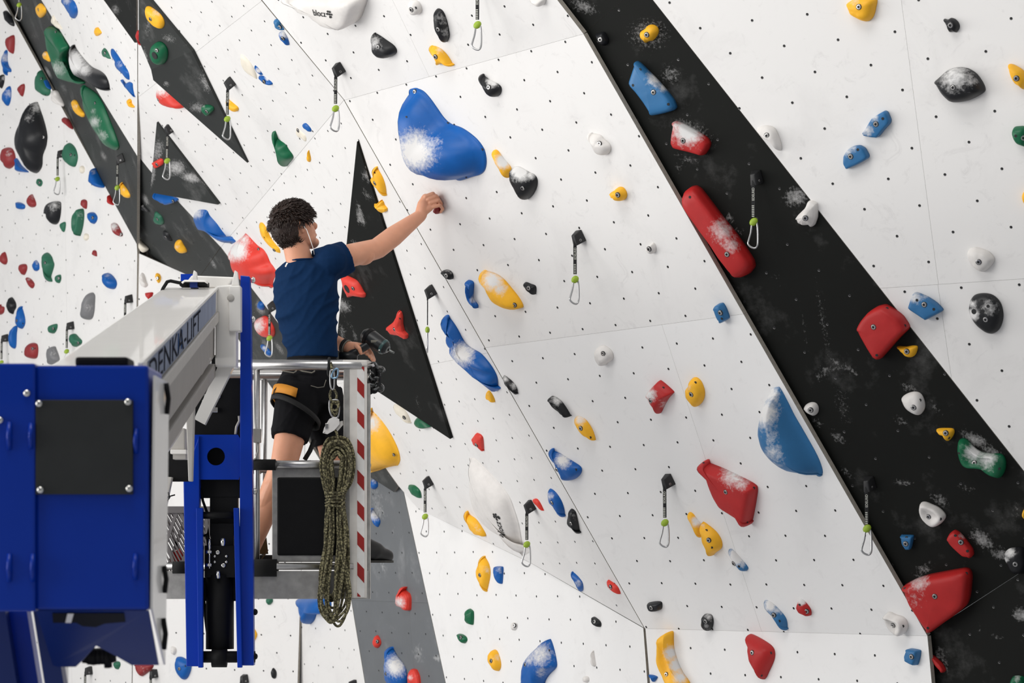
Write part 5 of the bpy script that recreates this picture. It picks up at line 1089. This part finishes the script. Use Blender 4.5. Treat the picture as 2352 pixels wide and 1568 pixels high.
# head frame
hc = wy(674, 520, 11.84); hf = Vector((.85, .527, 0)).normalized(); hr = Vector((.527, -.85, 0)).normalized(); pt = math.radians(16)
hF = hf*math.cos(pt)+up*math.sin(pt); hU = up*math.cos(pt)-hf*math.sin(pt)
def hp(f, r_, u): return hc+hF*f+hr*r_+hU*u
tf = Vector((.5, .87, 0)); tr = Vector((.87, -.5, 0))
hand = M.on(1003, 462)
sh = wy(762, 598, 11.83); el = wy(866, 571, 12.02); wr_ = wy(966, 495, 12.16)
lsh = wy(664, 634, 12.0); lel = wy(694, 752, 12.16); lwr = wy(797, 797, 12.03)
hipA, kneeA, ankA = wy(692, 885, 11.82), wy(652, 1066, 11.70), wy(562, 1292, 11.78)
hipB, kneeB, ankB = wy(738, 885, 11.93), wy(775, 1085, 11.92), wy(838, 1262, 12.0)
body = [ell_data(hc, (hF*.098, hr*.078, hU*.106)), ell_data(hp(.035, 0, -.045), (hF*.066, hr*.062, hU*.075)), ell_data(hp(.074, 0, -.096), (hF*.036, hr*.036, hU*.028)),
        ell_data(hp(.05, .036, -.07), (hF*.03, hr*.022, hU*.035)), ell_data(hp(.05, -.036, -.07), (hF*.03, hr*.022, hU*.035)),
        ell_data(hp(.105, 0, -.02), (hF*.02, hr*.015, hU*.02)), cap_data(hp(.09, 0, .02), hp(.112, 0, -.022), .008, .012), cap_data(hp(.082, -.03, .03), hp(.082, .03, .03), .014, .014),
        cap_data(hp(.092, -.016, -.062), hp(.092, .016, -.062), .010, .010),
        cap_data(wy(690, 606, 11.86), hp(-.015, 0, -.07), .064, .058), cap_data(wy(702, 632, 11.88), wy(691, 604, 11.86), .07, .058)]
for s in (1, -1):
    body.append(ell_data(hp(-.004, .078*s, -.01), (hF*.012+hr*.012*s, hU*.033-hF*.008, hr*.006*s-hF*.005)))
    body.append(cap_data(hp(-.012, .084*s, .012), hp(-.010, .088*s, -.012), .005, .004, 8))
chest = wy(704, 670, 11.9); waist = wy(716, 815, 11.88)
body += [ell_data(chest, (tr*.14, tf*.085, up*.17)), ell_data(waist, (tr*.11, tf*.075, up*.2)), ell_data(wy(712, 880, 11.88), (tr*.105, tf*.08, up*.1))]
body += [cap_data(wy(735, 616, 11.86), sh+Vector((0, .015, -.012)), .045, .05), cap_data(sh+Vector((0, .015, -.012)), sh+(el-sh)*.4, .05, .056), cap_data(sh+(el-sh)*.4, el, .056, .049), ell_data(sh+(el-sh)*.68+Vector((0, 0, -.01)), (Vector((.06, 0, 0)), Vector((0, .045, 0)), Vector((0, 0, .052)))),
         cap_data(el, el+(wr_-el)*.38, .050, .049), cap_data(el+(wr_-el)*.38, wr_, .049, .030)]
body += [cap_data(wy(684, 622, 11.97), lsh, .05, .052), cap_data(lsh, lel, .05, .045), cap_data(lel, lel+(lwr-lel)*.4, .045, .042), cap_data(lel+(lwr-lel)*.4, lwr, .042, .029)]
for a, b, c in ((hipA, kneeA, ankA), (hipB, kneeB, ankB)):
    body += [cap_data(a, a+(b-a)*.4, .07, .078), cap_data(a+(b-a)*.4, b, .078, .062), cap_data(b, b+(c-b)*.32, .062, .060), cap_data(b+(c-b)*.32, c, .060, .040), ell_data(b+(c-b)*.28+Vector((-.008, -.018, 0)), (Vector((.05, 0, 0)), Vector((0, .05, 0)), (b-c).normalized()*.12))]
# right hand closed on the hold
def rp(x, y, Y): return wy(940+x/15.68, 420+y/15.68, Y)
body += [cap_data(wr_, rp(520, 760, 12.17), .030, .030), cap_data(rp(480, 900, 12.17), rp(600, 560, 12.17), .028, .024), cap_data(rp(600, 960, 12.165), rp(770, 880, 12.16), .023, .017), ell_data(rp(580, 790, 12.172), (Vector((.026, 0, -.026)), Vector((.03, 0, .026)), Vector((0, .02, 0))))]
hY = (hand.y-12.15)
RK = [((600, 480), (855, 380), .0100), ((690, 600), (965, 470), .0102), ((760, 720), (1060, 620), .0100), ((860, 860), (1110, 800), .0092)]
rtips = []
for (a, b, r_) in RK:
    k0 = rp(a[0], a[1], 12.15); k1 = rp(b[0], b[1], 12.142); k2 = k1+Vector((.012, .045, -.012)); k3 = k2+Vector((-.012, .03, -.012))
    body += [cap_data(k0, k1, r_*1.08, r_, 10), cap_data(k1, k2, r_, r_*.9, 10), cap_data(k2, k3, r_*.9, r_*.8, 10)]
th0, th1, th2 = rp(480, 700, 12.2), rp(640, 560, 12.235), rp(800, 560, 12.255)
body += [cap_data(th0, th1, .016, .013, 10), cap_data(th1, th2, .013, .0105, 10)]
# left hand round the drill handle
dh0, dh1 = wy(858, 792, 12.0), wy(806, 815, 11.99)
lp = wy(820, 799, 12.0)
body += [cap_data(lwr, lp, .029, .028), ell_data(wy(826, 800, 12.005), (Vector((.038, 0, -.012)), Vector((0, .03, 0)), Vector((.008, 0, .026))))]
body += [cap_data(wy(818, 793, 11.97), wy(825, 800, 11.955), .0125, .011, 10), cap_data(wy(825, 800, 11.955), wy(829, 811, 11.958), .011, .009, 10)]
for i, (x, y) in enumerate(((836, 794), (843, 800), (848, 806), (852, 812))):
    a = wy(x, y-2, 12.035); b = wy(x+10-i, y+14, 12.045); c = wy(x+6, y+19, 12.0)
    body += [cap_data(wy(826+i*2, 798+i*3, 12.02), a, .012, .0105, 10), cap_data(a, b, .0105, .0095, 10), cap_data(b, c, .0095, .0082, 10)]
mp('body', fuse('body', body, .0031, 5), SKIN)
for s in (1, -1):
    e = mesh('eye', *ell_data(hp(.086, .03*s, .004), (hF*.012, hr*.012, hU*.012))); mp('eye', e, EYE)
mp('mouth', mesh('mouth', *ell_data(hp(.099, 0, -.062), (hF*.006, hr*.02, hU*.006))), LIP)
# shirt
def wr_noise(me, c0, amp, ztop=9):
    for v in me.vertices:
        q = v.co; s = q.x*.72-q.z*.62+.35*q.y
        w = (1-abs(math.sin(s*62+2.6*noise.noise(q*6))))**1.5*.9+(1-abs(math.sin(s*34+q.z*6+2.4*noise.noise(q*4+Vector((4, 0, 0))))))**1.8
        g = .5+.9*noise.noise(q*5+Vector((9, 2, 0)))
        v.co += (q-Vector((c0.x, c0.y, q.z))).normalized()*amp*w*min(1, max(.1, g))*max(0, min(1, (ztop-q.z)/.07))
rg = []
for x, y, a, b, Y in ((693, 598, .066, .062, 11.86), (694, 604, .095, .075, 11.87), (700, 618, .15, .095, 11.88), (703, 645, .163, .108, 11.89), (702, 690, .158, .114, 11.89), (705, 735, .148, .112, 11.89), (711, 775, .134, .106, 11.885), (717, 805, .124, .1, 11.88), (718, 822, .122, .1, 11.88)):
    rg.append((wy(x, y, Y), tr*a, tf*b))
sleeve = cap_data(wy(735, 614, 11.845), sh+(el-sh)*.33, .092, .078, 20, True)
lsl = cap_data(wy(674, 624, 11.98), lsh+(lel-lsh)*.5, .08, .07, 16, True)
sme = fuse('shirt', [loft_data(rg), sleeve, lsl, ell_data(wy(735, 615, 11.85), (tr*.07, tf*.07, up*.055)), ell_data(sh, (tr*.08, tf*.08, up*.078)), ell_data(wy(672, 625, 11.96), (tr*.06, tf*.07, up*.05))], .0065, 3)
wr_noise(sme, wy(705, 700, 11.89), .012, wy(693, 596, 11.86).z)
SHIRT.node_tree.nodes['Principled BSDF'].inputs['Specular IOR Level'].default_value = .1; SHORTS.node_tree.nodes['Principled BSDF'].inputs['Specular IOR Level'].default_value = .15
shirt = mp('shirt', sme, SHIRT)
cr_ = [wy(692, 597, 11.86)+tr*(.068*math.cos(t))+tf*(.065*math.sin(t))+up*(.006*math.sin(t)) for t in [2*math.pi*k/24 for k in range(24)]]
mp('collar', tube('collar', cr_, .0055, 8, True), SHIRT)
bvs = BVHTree.FromPolygons([v.co for v in sme.vertices], [tuple(p.vertices) for p in sme.polygons])
def onshirt(x, y):
    h_, n_, _, _ = bvs.ray_cast(CP, ray(x, y).normalized()); return h_-ray(x, y).normalized()*.0015 if h_ else wy(x, y, 11.75)
mp('logo', mesh('logo', [onshirt(654, 612), onshirt(658, 603), onshirt(662, 604), onshirt(659, 608), onshirt(657, 613)], [(0, 1, 2, 3, 4)]), WIRE, False)
# shorts
rs = [(wy(717, 816, 11.88), tr*.118, tf*.096), (wy(714, 842, 11.88), tr*.128, tf*.108), (wy(706, 875, 11.87), tr*.142, tf*.13), (wy(703, 905, 11.87), tr*.146, tf*.135), (wy(706, 930, 11.87), tr*.135, tf*.12)]
thA = hipA+(kneeA-hipA)*.68; thB = hipB+(kneeB-hipB)*.66
shm = fuse('shorts', [loft_data(rs), cap_data(wy(690, 895, 11.82), thA, .112, .088, 18, True), cap_data(wy(734, 900, 11.92), thB, .108, .092, 18, True), ell_data(wy(672, 892, 11.80), (tr*.08, tf*.08, up*.075))], .0065, 3)
wr_noise(shm, wy(700, 900, 11.87), .006)
mp('shorts', shm, SHORTS)
# hair: a cap of short tapering tufts over the skull
hv_, hf_ = [], []
def hair_ok(f, r_, u):
    if u > .055: return f < .085
    if u > .01: return f < .045+(u-.01)*.7
    if abs(r_) > .045 and f > -.022: return False
    return f < -.012 and u > (-.105 if abs(r_) > .03 else -.125)
cap_pts = []
random.seed(11)
capd = []
for i in range(9000):
    z = random.uniform(-1, 1); t = random.uniform(0, 2*math.pi); s = math.sqrt(1-z*z)
    f, r_, u = .098*s*math.cos(t), .078*s*math.sin(t), .106*z
    if u < -.04: r_ *= .8; f *= .95
    if hair_ok(f, r_, u): capd.append((f, r_, u))
shell = [ell_data(hp(-.006, 0, .008), (hF*.103, hr*.084, hU*.108), 32, 20)]
sm_ = mesh('t', *shell[0]); bm = bmesh.new(); bm.from_mesh(sm_); bpy.data.meshes.remove(sm_)
dele = []
for v in bm.verts:
    q = v.co-hc; f, r_, u = q.dot(hF), q.dot(hr), q.dot(hU)
    if not hair_ok(f*.95, r_*.93, u*.97): dele.append(v)
    else: v.co += (v.co-hc).normalized()*(.006+.008*noise.noise(v.co*25))
bmesh.ops.delete(bm, geom=dele, context='VERTS')
for v in bm.verts: v.index = len(hv_); hv_.append(v.co.copy())
bm.verts.index_update()
hv_ = [v.co.copy() for v in bm.verts]; hf_ = [tuple(v.index for v in f.verts) for f in bm.faces]; bm.free()
for f, r_, u in capd[:3000]:
    p = hp(f*1.02, r_*1.02, u*1.02); nrm = (p-hc).normalized()
    flow = (hF*(.5 if u > .03 else -.35)-hU*(.25 if u > .05 else .9)+hr*random.uniform(-.5, .5)+Vector((noise.noise(p*14), noise.noise(p*14+Vector((5, 0, 0))), noise.noise(p*14+Vector((0, 5, 0)))))*.9)
    flow = (flow-nrm*flow.dot(nrm)).normalized()
    top = u > .03; ln = random.uniform(.028, .05) if top else random.uniform(.024, .042)
    pts = [p-nrm*.004, p+nrm*(.012 if top else .007)+flow*ln*.35, p+nrm*(.018 if top else .008)+flow*ln*.75, p+nrm*(.019 if top else .005)+flow*ln+nrm*random.uniform(-.004, .006)]
    a, b = tube_data(pts, 1, 4, False, [.0036, .0034, .0024, .0005]); k = len(hv_); hv_ += a; hf_ += [tuple(i+k for i in q) for q in b]
mp('hair', mesh('hair', hv_, hf_), HAIR)
# earphone
mp('earphone', mesh('earphone', *join_data(ell_data(hp(.006, .084, -.012), (hF*.009, hr*.008, hU*.008), 10, 6), tube_data([hp(.008, .09, -.014), hp(.014, .094, -.03), wy(711, 545, 11.75), wy(715, 557, 11.755), wy(720, 572, 11.77), wy(722, 584, 11.79)], .0022, 6))), WIRE)
# harness
bw = [wy(714, 838, 11.88)+tr*(.134*math.cos(t))+tf*(.114*math.sin(t)) for t in [2*math.pi*k/32 for k in range(32)]]
def band(name, ring, half, thick, mat, axis=up, parent=None):
    n = len(ring); c = sum(ring, Vector())/n; vs, fs = [], []
    for p in ring:
        o_ = (p-c).normalized()*thick
        vs += [p-axis*half, p+axis*half, p+axis*half+o_, p-axis*half+o_]
    for i in range(n):
        j = (i+1) % n
        for k in range(4): fs.append((i*4+k, i*4+(k+1) % 4, j*4+(k+1) % 4, j*4+k))
    return mp(name, mesh(name, vs, fs), mat, True, None, parent)
hb = band('harness', bw, .02, .008, BAG)
ax = (kneeA-hipA).normalized(); e1 = ax.cross(Vector((0, 1, 0))).normalized(); e2 = ax.cross(e1)
def thigh_ring(t, r_, tilt=0): 
    c = hipA+(kneeA-hipA)*t; return [c+e1*(r_*math.cos(g))+e2*(r_*math.sin(g))+ax*(tilt*math.cos(g)) for g in [2*math.pi*k/28 for k in range(28)]]
arc = [p for p in thigh_ring(.22, .121, .03)]
arc = [p for p in arc if px(p)[0] < 690 and p.y < hipA.y+.06]; arc.sort(key=lambda p: px(p)[0]+(40 if p.y > hipA.y else 0)*-1)
av, af = [], []
cA = hipA+(kneeA-hipA)*.22
for p in arc: o_ = (p-cA).normalized()*.006; av += [p-ax*.022, p+ax*.022, p+ax*.022+o_, p-ax*.022+o_]
for i in range(len(arc)-1):
    for k in range(4): af.append((i*4+k, i*4+(k+1) % 4, i*4+4+(k+1) % 4, i*4+4+k))
af += [(3, 2, 1, 0), tuple(4*(len(arc)-1)+k for k in range(4))]
mp('leg_loop', mesh('leg_loop', av, af), ORANGE, parent=hb, label='orange harness leg loop lining'); band('leg_loop', thigh_ring(.34, .120, .04), .012, .007, BAG, ax, hb)
for a in ((648, 700), (690, 742)):
    mp('gear_loop', tube('gear_loop', [wy(a[0]-4, 848, 11.74), wy(a[0]+4, 852, 11.735), wy((a[0]+a[1])/2, 856, 11.73), wy(a[1]-20, 853, 11.735), wy(a[1]-18, 846, 11.74)], .0035, 6), STRAPG, parent=hb)
mp('cable', tube('cable', [wy(700, 895, 11.735), wy(702, 888, 11.73), wy(712, 885, 11.725), wy(730, 890, 11.725), wy(744, 888, 11.73), wy(749, 872, 11.735)], .002, 6), STRAPG, parent=hb)
mp('strap', tube('strap', [wy(688, 920, 11.72), wy(668, 930, 11.7), wy(655, 938, 11.715)], .008, 6), STRAPG, parent=hb)
mp('strap', tube('strap', [wy(640, 884, 11.74), wy(630, 896, 11.73), wy(628, 905, 11.73), wy(636, 912, 11.74)], .003, 6), BAG, parent=hb)
mp('pull_cord', tube('pull_cord', [wy(722, 1010, 11.78), wy(712, 1035, 11.77), wy(700, 1055, 11.76)], .012, 6), BAG, parent=hb)
# wrist bands on the left arm
wd = (lwr-lel).normalized(); w1_ = wd.cross(up).normalized(); w2_ = wd.cross(w1_)
for k in range(3):
    c = lwr-wd*(.0+.009*k); mp('wrist_band', tube('wrist_band', [c+w1_*(.033*math.cos(g))+w2_*(.033*math.sin(g)) for g in [2*math.pi*j/18 for j in range(18)]], .0042, 6, True), BAG if k else STRAPG)
# shoes
def shoe(heel, toe, zs, label=None):
    d = (toe-heel); d.z = 0; d.normalize(); ln = (toe-heel).length; s = Vector((d.y, -d.x, 0))
    h0 = Vector((heel.x, heel.y, zs+.035)); t0 = h0+d*ln
    me = fuse('shoe', [cap_data(h0+up*.02, h0+d*ln*.5+up*.012, .042, .045), cap_data(h0+d*ln*.4+up*.008, t0-d*.03-up*.004, .045, .034), cap_data(h0+up*.01, h0+up*.075+d*.01, .042, .043, 14), cap_data(h0+d*.02+up*.05, h0+d*ln*.55+up*.022, .04, .036)], .006, 4)
    for v in me.vertices: v.co.z = max(v.co.z, zs+.008)
    so = mp('shoe', me, SHOE)
    c = (h0+t0)/2; ring = []
    for k in range(24):
        g = 2*math.pi*k/24; u = math.cos(g); w = math.sin(g)*(.044+.006*u if u < .3 else .046-.012*u); ring.append(Vector((c.x, c.y, 0))+d*(u*(ln/2+.006))+s*w)
    vs = [Vector((p.x, p.y, zs)) for p in ring]+[Vector((p.x, p.y, zs+.011)) for p in ring]
    link('sole', mesh('sole', vs, [tuple(range(23, -1, -1)), tuple(range(24, 48))]+[(k, (k+1) % 24, 24+(k+1) % 24, 24+k) for k in range(24)]), so, (SOLE,), smooth=False)
    link('laces', mesh('laces', *join_data(*[tube_data([h0+d*ln*t_+s*.02+up*(.058-.02*t_), h0+d*ln*(t_+.03)-s*.02+up*(.058-.02*t_)], .003, 5) for t_ in (.35, .45, .55)])), so, (STRAPG,))
fz = d0.z+.001
shoe(ankA+Vector((-.02, -.02, 0)), ankA+Vector((.11, .2, 0)), fz)
hB = wy(846, 1280, 11.99); tB = wy(903, 1284, 12.03)
shoe(wy(826, 1270, 11.95), wy(900, 1284, 12.04), wy(860, 1292, 12.0).z)
# ------------------------------------------------------------------ cordless drill in the left hand
dr = empty('cordless_drill', dh1, 'black cordless drill held low in the left hand', 'drill')
DG = plain('drill_dark', sr(20, 24, 26), .4); DT = plain('drill_teal', sr(52, 82, 82), .35); DM = plain('drill_metal', sr(120, 124, 122), .35, .8)
b0, b1, b2, b3 = wy(848, 774, 12.0), wy(879, 795, 11.97), wy(892, 803, 11.96), wy(905, 810, 11.95)
def dp(name, d, mat, parent=dr): return link(name, mesh(name, *d), parent, (mat,))
dp('motor_body', cap_data(b0, b1, .042, .036), DG); dp('vent_ring', cap_data(b0-(b1-b0)*.12, b0+(b1-b0)*.1, .0435, .0435, 16, True), BLK)
dp('gear_collar', cap_data(b1, b1+(b2-b1)*.4, .038, .036, 16, True), DT); dp('chuck', cap_data(b1+(b2-b1)*.35, b2, .033, .016, 14, True), DM); dp('drill_bit', cap_data(b2, b3, .006, .005, 8, True), DM)
dp('handle', cap_data(b0+(b1-b0)*.4, dh1, .019, .021), DG); dp('battery', box_data(dh1+Vector((-.012, 0, -.006)), (.085, .07, .034)), DG)
q = b0+(b1-b0)*.55+Vector((0, -.0385, .0)); dp('brand_strip', box_data(q, (.05, .004, .012)), STRAPG); dp('lamp', ell_data(wy(871, 804, 11.94), (Vector((.004, 0, 0)), Vector((0, .004, 0)), up*.004), 8, 6), EYE)

# ------------------------------------------------------------------ rope, belay device and gear on the basket rail
def rope_mat():
    m, n, l, b = new_mat('rope_olive')
    tc = n.new('ShaderNodeTexCoord'); w = n.new('ShaderNodeTexVoronoi'); w.inputs['Scale'].default_value = 110
    l.new(tc.outputs['Object'], w.inputs['Vector'])
    cr = n.new('ShaderNodeValToRGB'); cr.color_ramp.elements[0].position = .3; cr.color_ramp.elements[0].color = (*sr(150, 143, 108), 1); cr.color_ramp.elements[1].position = .62; cr.color_ramp.elements[1].color = (*sr(66, 62, 44), 1)
    l.new(w.outputs['Distance'], cr.inputs[0]); l.new(cr.outputs[0], b.inputs['Base Color']); b.inputs['Roughness'].default_value = .9
    bp_ = n.new('ShaderNodeBump'); bp_.inputs['Strength'].default_value = .5; bp_.inputs['Distance'].default_value = .002; l.new(w.outputs['Distance'], bp_.inputs['Height']); l.new(bp_.outputs[0], b.inputs['Normal'])
    return m
ROPE = rope_mat()
YR = YN-.055
def cr_path(pts, n=6):
    out = []; P_ = [Vector(p) for p in pts]
    for i in range(len(P_)-1):
        p0, p1, p2, p3 = P_[max(i-1, 0)], P_[i], P_[i+1], P_[min(i+2, len(P_)-1)]
        for j in range(n):
            t = j/n; out.append(.5*((2*p1)+(p2-p0)*t+(2*p0-5*p1+4*p2-p3)*t*t+(3*p1-p0-3*p2+p3)*t**3))
    out.append(P_[-1]); return out
random.seed(5)
rc = empty('rope_coil', wy(770, 1420, YR), 'olive climbing rope coiled in a long hank hanging on the basket', 'rope')
for i in range(14):
    f = i/13.; Y = YR+random.uniform(-.028, .028)
    lx, rx = 737+f*26, 814-f*30; ty = 1003+f*40
    bx0, bx1 = 731+random.uniform(0, 30), 770+random.uniform(0, 36); by = 1385+random.uniform(-28, 40) if i > 1 else 1432-i*8
    w0, w1x = 752+f*14, 789-f*14
    pts = [wy(w0, 1145, Y), wy(lx+4, 1105, Y), wy(lx, 1060, Y), wy((lx*2+775)/3, ty+9, Y), wy(775, ty, Y+.004), wy((rx*2+775)/3, ty+9, Y), wy(rx, 1055, Y), wy(rx-6, 1105, Y), wy(w1x, 1145, Y),
           wy(w1x+random.uniform(-4, 12), 1240, Y), wy(bx1, by-50, Y), wy((bx0+bx1)/2+8, by, Y), wy((bx0+bx1)/2-8, by, Y), wy(bx0, by-45, Y), wy(w0-random.uniform(-6, 10), 1240, Y), wy(w0, 1145, Y)]
    link('strand', tube('strand', cr_path(pts, 5), .0060, 8), rc, (ROPE,))
for k in range(5):
    y = 1130+k*8.2; c = wy(770, y, YR)
    link('wrap_turn', tube('wrap_turn', [c+Vector((.042*math.cos(g), .040*math.sin(g), .004*math.sin(g+k))) for g in [2*math.pi*j/22 for j in range(22)]], .0056, 8, True), rc, (ROPE,))
link('tail', tube('tail', cr_path([wy(776, 1008, YR), wy(774, 995, YR), wy(768, 985, YR-.005)], 4), .0060, 8), rc, (ROPE,))
# sling round the rail, carabiners, knot and belay device
BLUEBIN = plain('blue_anodised', sr(150, 186, 214), .25, .9)
bd = empty('belay_device', wy(765, 975, YR), 'silver belay device clipped under the basket rail above the rope', 'belay device')
pl_ = [(741, 994), (752, 997), (768, 988), (780, 974), (779, 962), (766, 957), (756, 962), (744, 983)]
prism('side_plate', [wy(x, y, YR-.016) for x, y in reversed(pl_)], .006, EYE, bd, .0015)
prism('back_plate', [wy(x+6, y+7, YR+.004) for x, y in reversed(pl_)], .006, BLK, bd)
prism('cam', [wy(x, y, YR-.008) for x, y in ((775, 990), (788, 975), (787, 966), (778, 968), (770, 984))], .012, LG, bd)
pbox('lever', 747, 972, 754, 984, YR-.022, .006, CHROME, bd, .001)
dome('rivet', wy(745, 992, YR-.016), TOC, .004, CHROME, bd)
def loop(name, pts, r_, mat, label, cat, Y, parent=None):
    me = tube(name, cr_path([wy(x, y, Y+dy) for x, y, dy in pts]+[wy(pts[0][0], pts[0][1], Y+pts[0][2])], 4)[:-1], r_, 8, True)
    return link(name, me, parent, (mat,), label, cat)
loop('carabiner', [(759, 850, 0), (758, 875, 0), (761, 892, 0), (766, 893, 0), (768, 880, 0), (767, 852, 0)], .0036, ALU, 'slim steel carabiner hanging under the basket rail on a sling', 'carabiner', YR)
loop('carabiner', [(772, 846, -.004), (776, 848, -.004), (776, 860, -.004), (772, 867, -.004), (764, 868, -.004), (762, 862, -.004), (766, 852, -.004)], .0042, BLUEBIN, 'pale blue carabiner hooked beside the corner post', 'carabiner', YR-.012)
loop('carabiner', [(757, 920, 0), (757, 940, 0), (763, 956, 0), (776, 957, 0), (779, 930, 0), (774, 918, 0)], .0042, ALU, 'locking carabiner holding the belay device', 'carabiner', YR+.006)
kn = empty('rope_knot', wy(768, 930, YR), 'short olive rope knot between carabiner and belay device', 'rope')
for pts in ([(762, 893), (758, 905), (760, 918), (770, 925), (776, 920)], [(766, 893), (773, 905), (771, 918), (762, 930), (762, 945), (770, 952)], [(776, 920), (778, 932), (770, 942), (760, 936), (764, 926), (776, 930), (774, 946), (768, 955)]):
    link('strand', tube('strand', cr_path([wy(x, y, YR+.012+random.uniform(-.012, .012)) for x, y in pts], 5), .0056, 8), kn, (ROPE,))
zr_ = zr
sl_ = empty('rail_sling', wy(757, 838, YN), 'black webbing sling looped over the basket top rail', 'sling')
rg_ = [Vector((wy(756, 838, YN).x, YN+.031*math.cos(g), zr_+.031*math.sin(g))) for g in [2*math.pi*k/20 for k in range(20)]]
link('loop', tube('loop', rg_, .006, 6, True), sl_, (WEB,)); link('tail', tube('tail', cr_path([wy(754, 842, YN-.035), wy(753, 858, YN-.04), wy(760, 868, YN-.045)], 4), .005, 6), sl_, (WEB,))
link('cord', tube('cord', cr_path([wy(760, 832, YN-.032), wy(762, 850, YN-.04), wy(763, 862, YN-.045)], 4), .0055, 8), sl_, (ROPE,))
# bunch of carabiners on the corner
YG = YN+.05
gb = empty('gear_bunch', wy(862, 870, YG), 'dark bunch of carabiners and slings hung on the basket corner', 'climbing gear')
GM = plain('worn_gear_metal', sr(110, 112, 112), .35, .85, var=.3)
for i, (x, y, w, h_, ry) in enumerate(((858, 852, 11, 20, 0), (852, 868, 10, 15, .2), (862, 880, 11, 14, -.2), (874, 848, 9, 6, .3), (872, 890, 9, 9, .1), (866, 862, 7, 14, 0))):
    pts = [wy(x+w*math.cos(g)+ry*h_*math.sin(g), y+h_*math.sin(g), YG+.03*math.sin(g*2+i)+(i-3)*.008) for g in [2*math.pi*k/18 for k in range(18)]]
    link('carabiner', tube('carabiner', pts, .0048, 8, True), gb, (GM,))
for pts in ([(866, 845), (872, 862), (872, 880), (862, 895), (846, 905)], [(868, 880), (862, 890), (855, 893), (857, 900), (864, 898), (868, 886)], [(852, 842), (858, 860), (860, 876), (850, 884)]):
    link('sling', tube('sling', cr_path([wy(x, y, YG-.01) for x, y in pts], 5), .0075, 6), gb, (WEB,))
link('pulley', mesh('pulley', *join_data(ell_data(wy(860, 856, YG), (Vector((.016, 0, 0)), Vector((0, .014, 0)), Vector((0, 0, .03)))), ell_data(wy(856, 872, YG+.01), (Vector((.02, 0, 0)), Vector((0, .014, 0)), Vector((0, 0, .018)))))), gb, (BLK,))
bpy.context.view_layer.update()
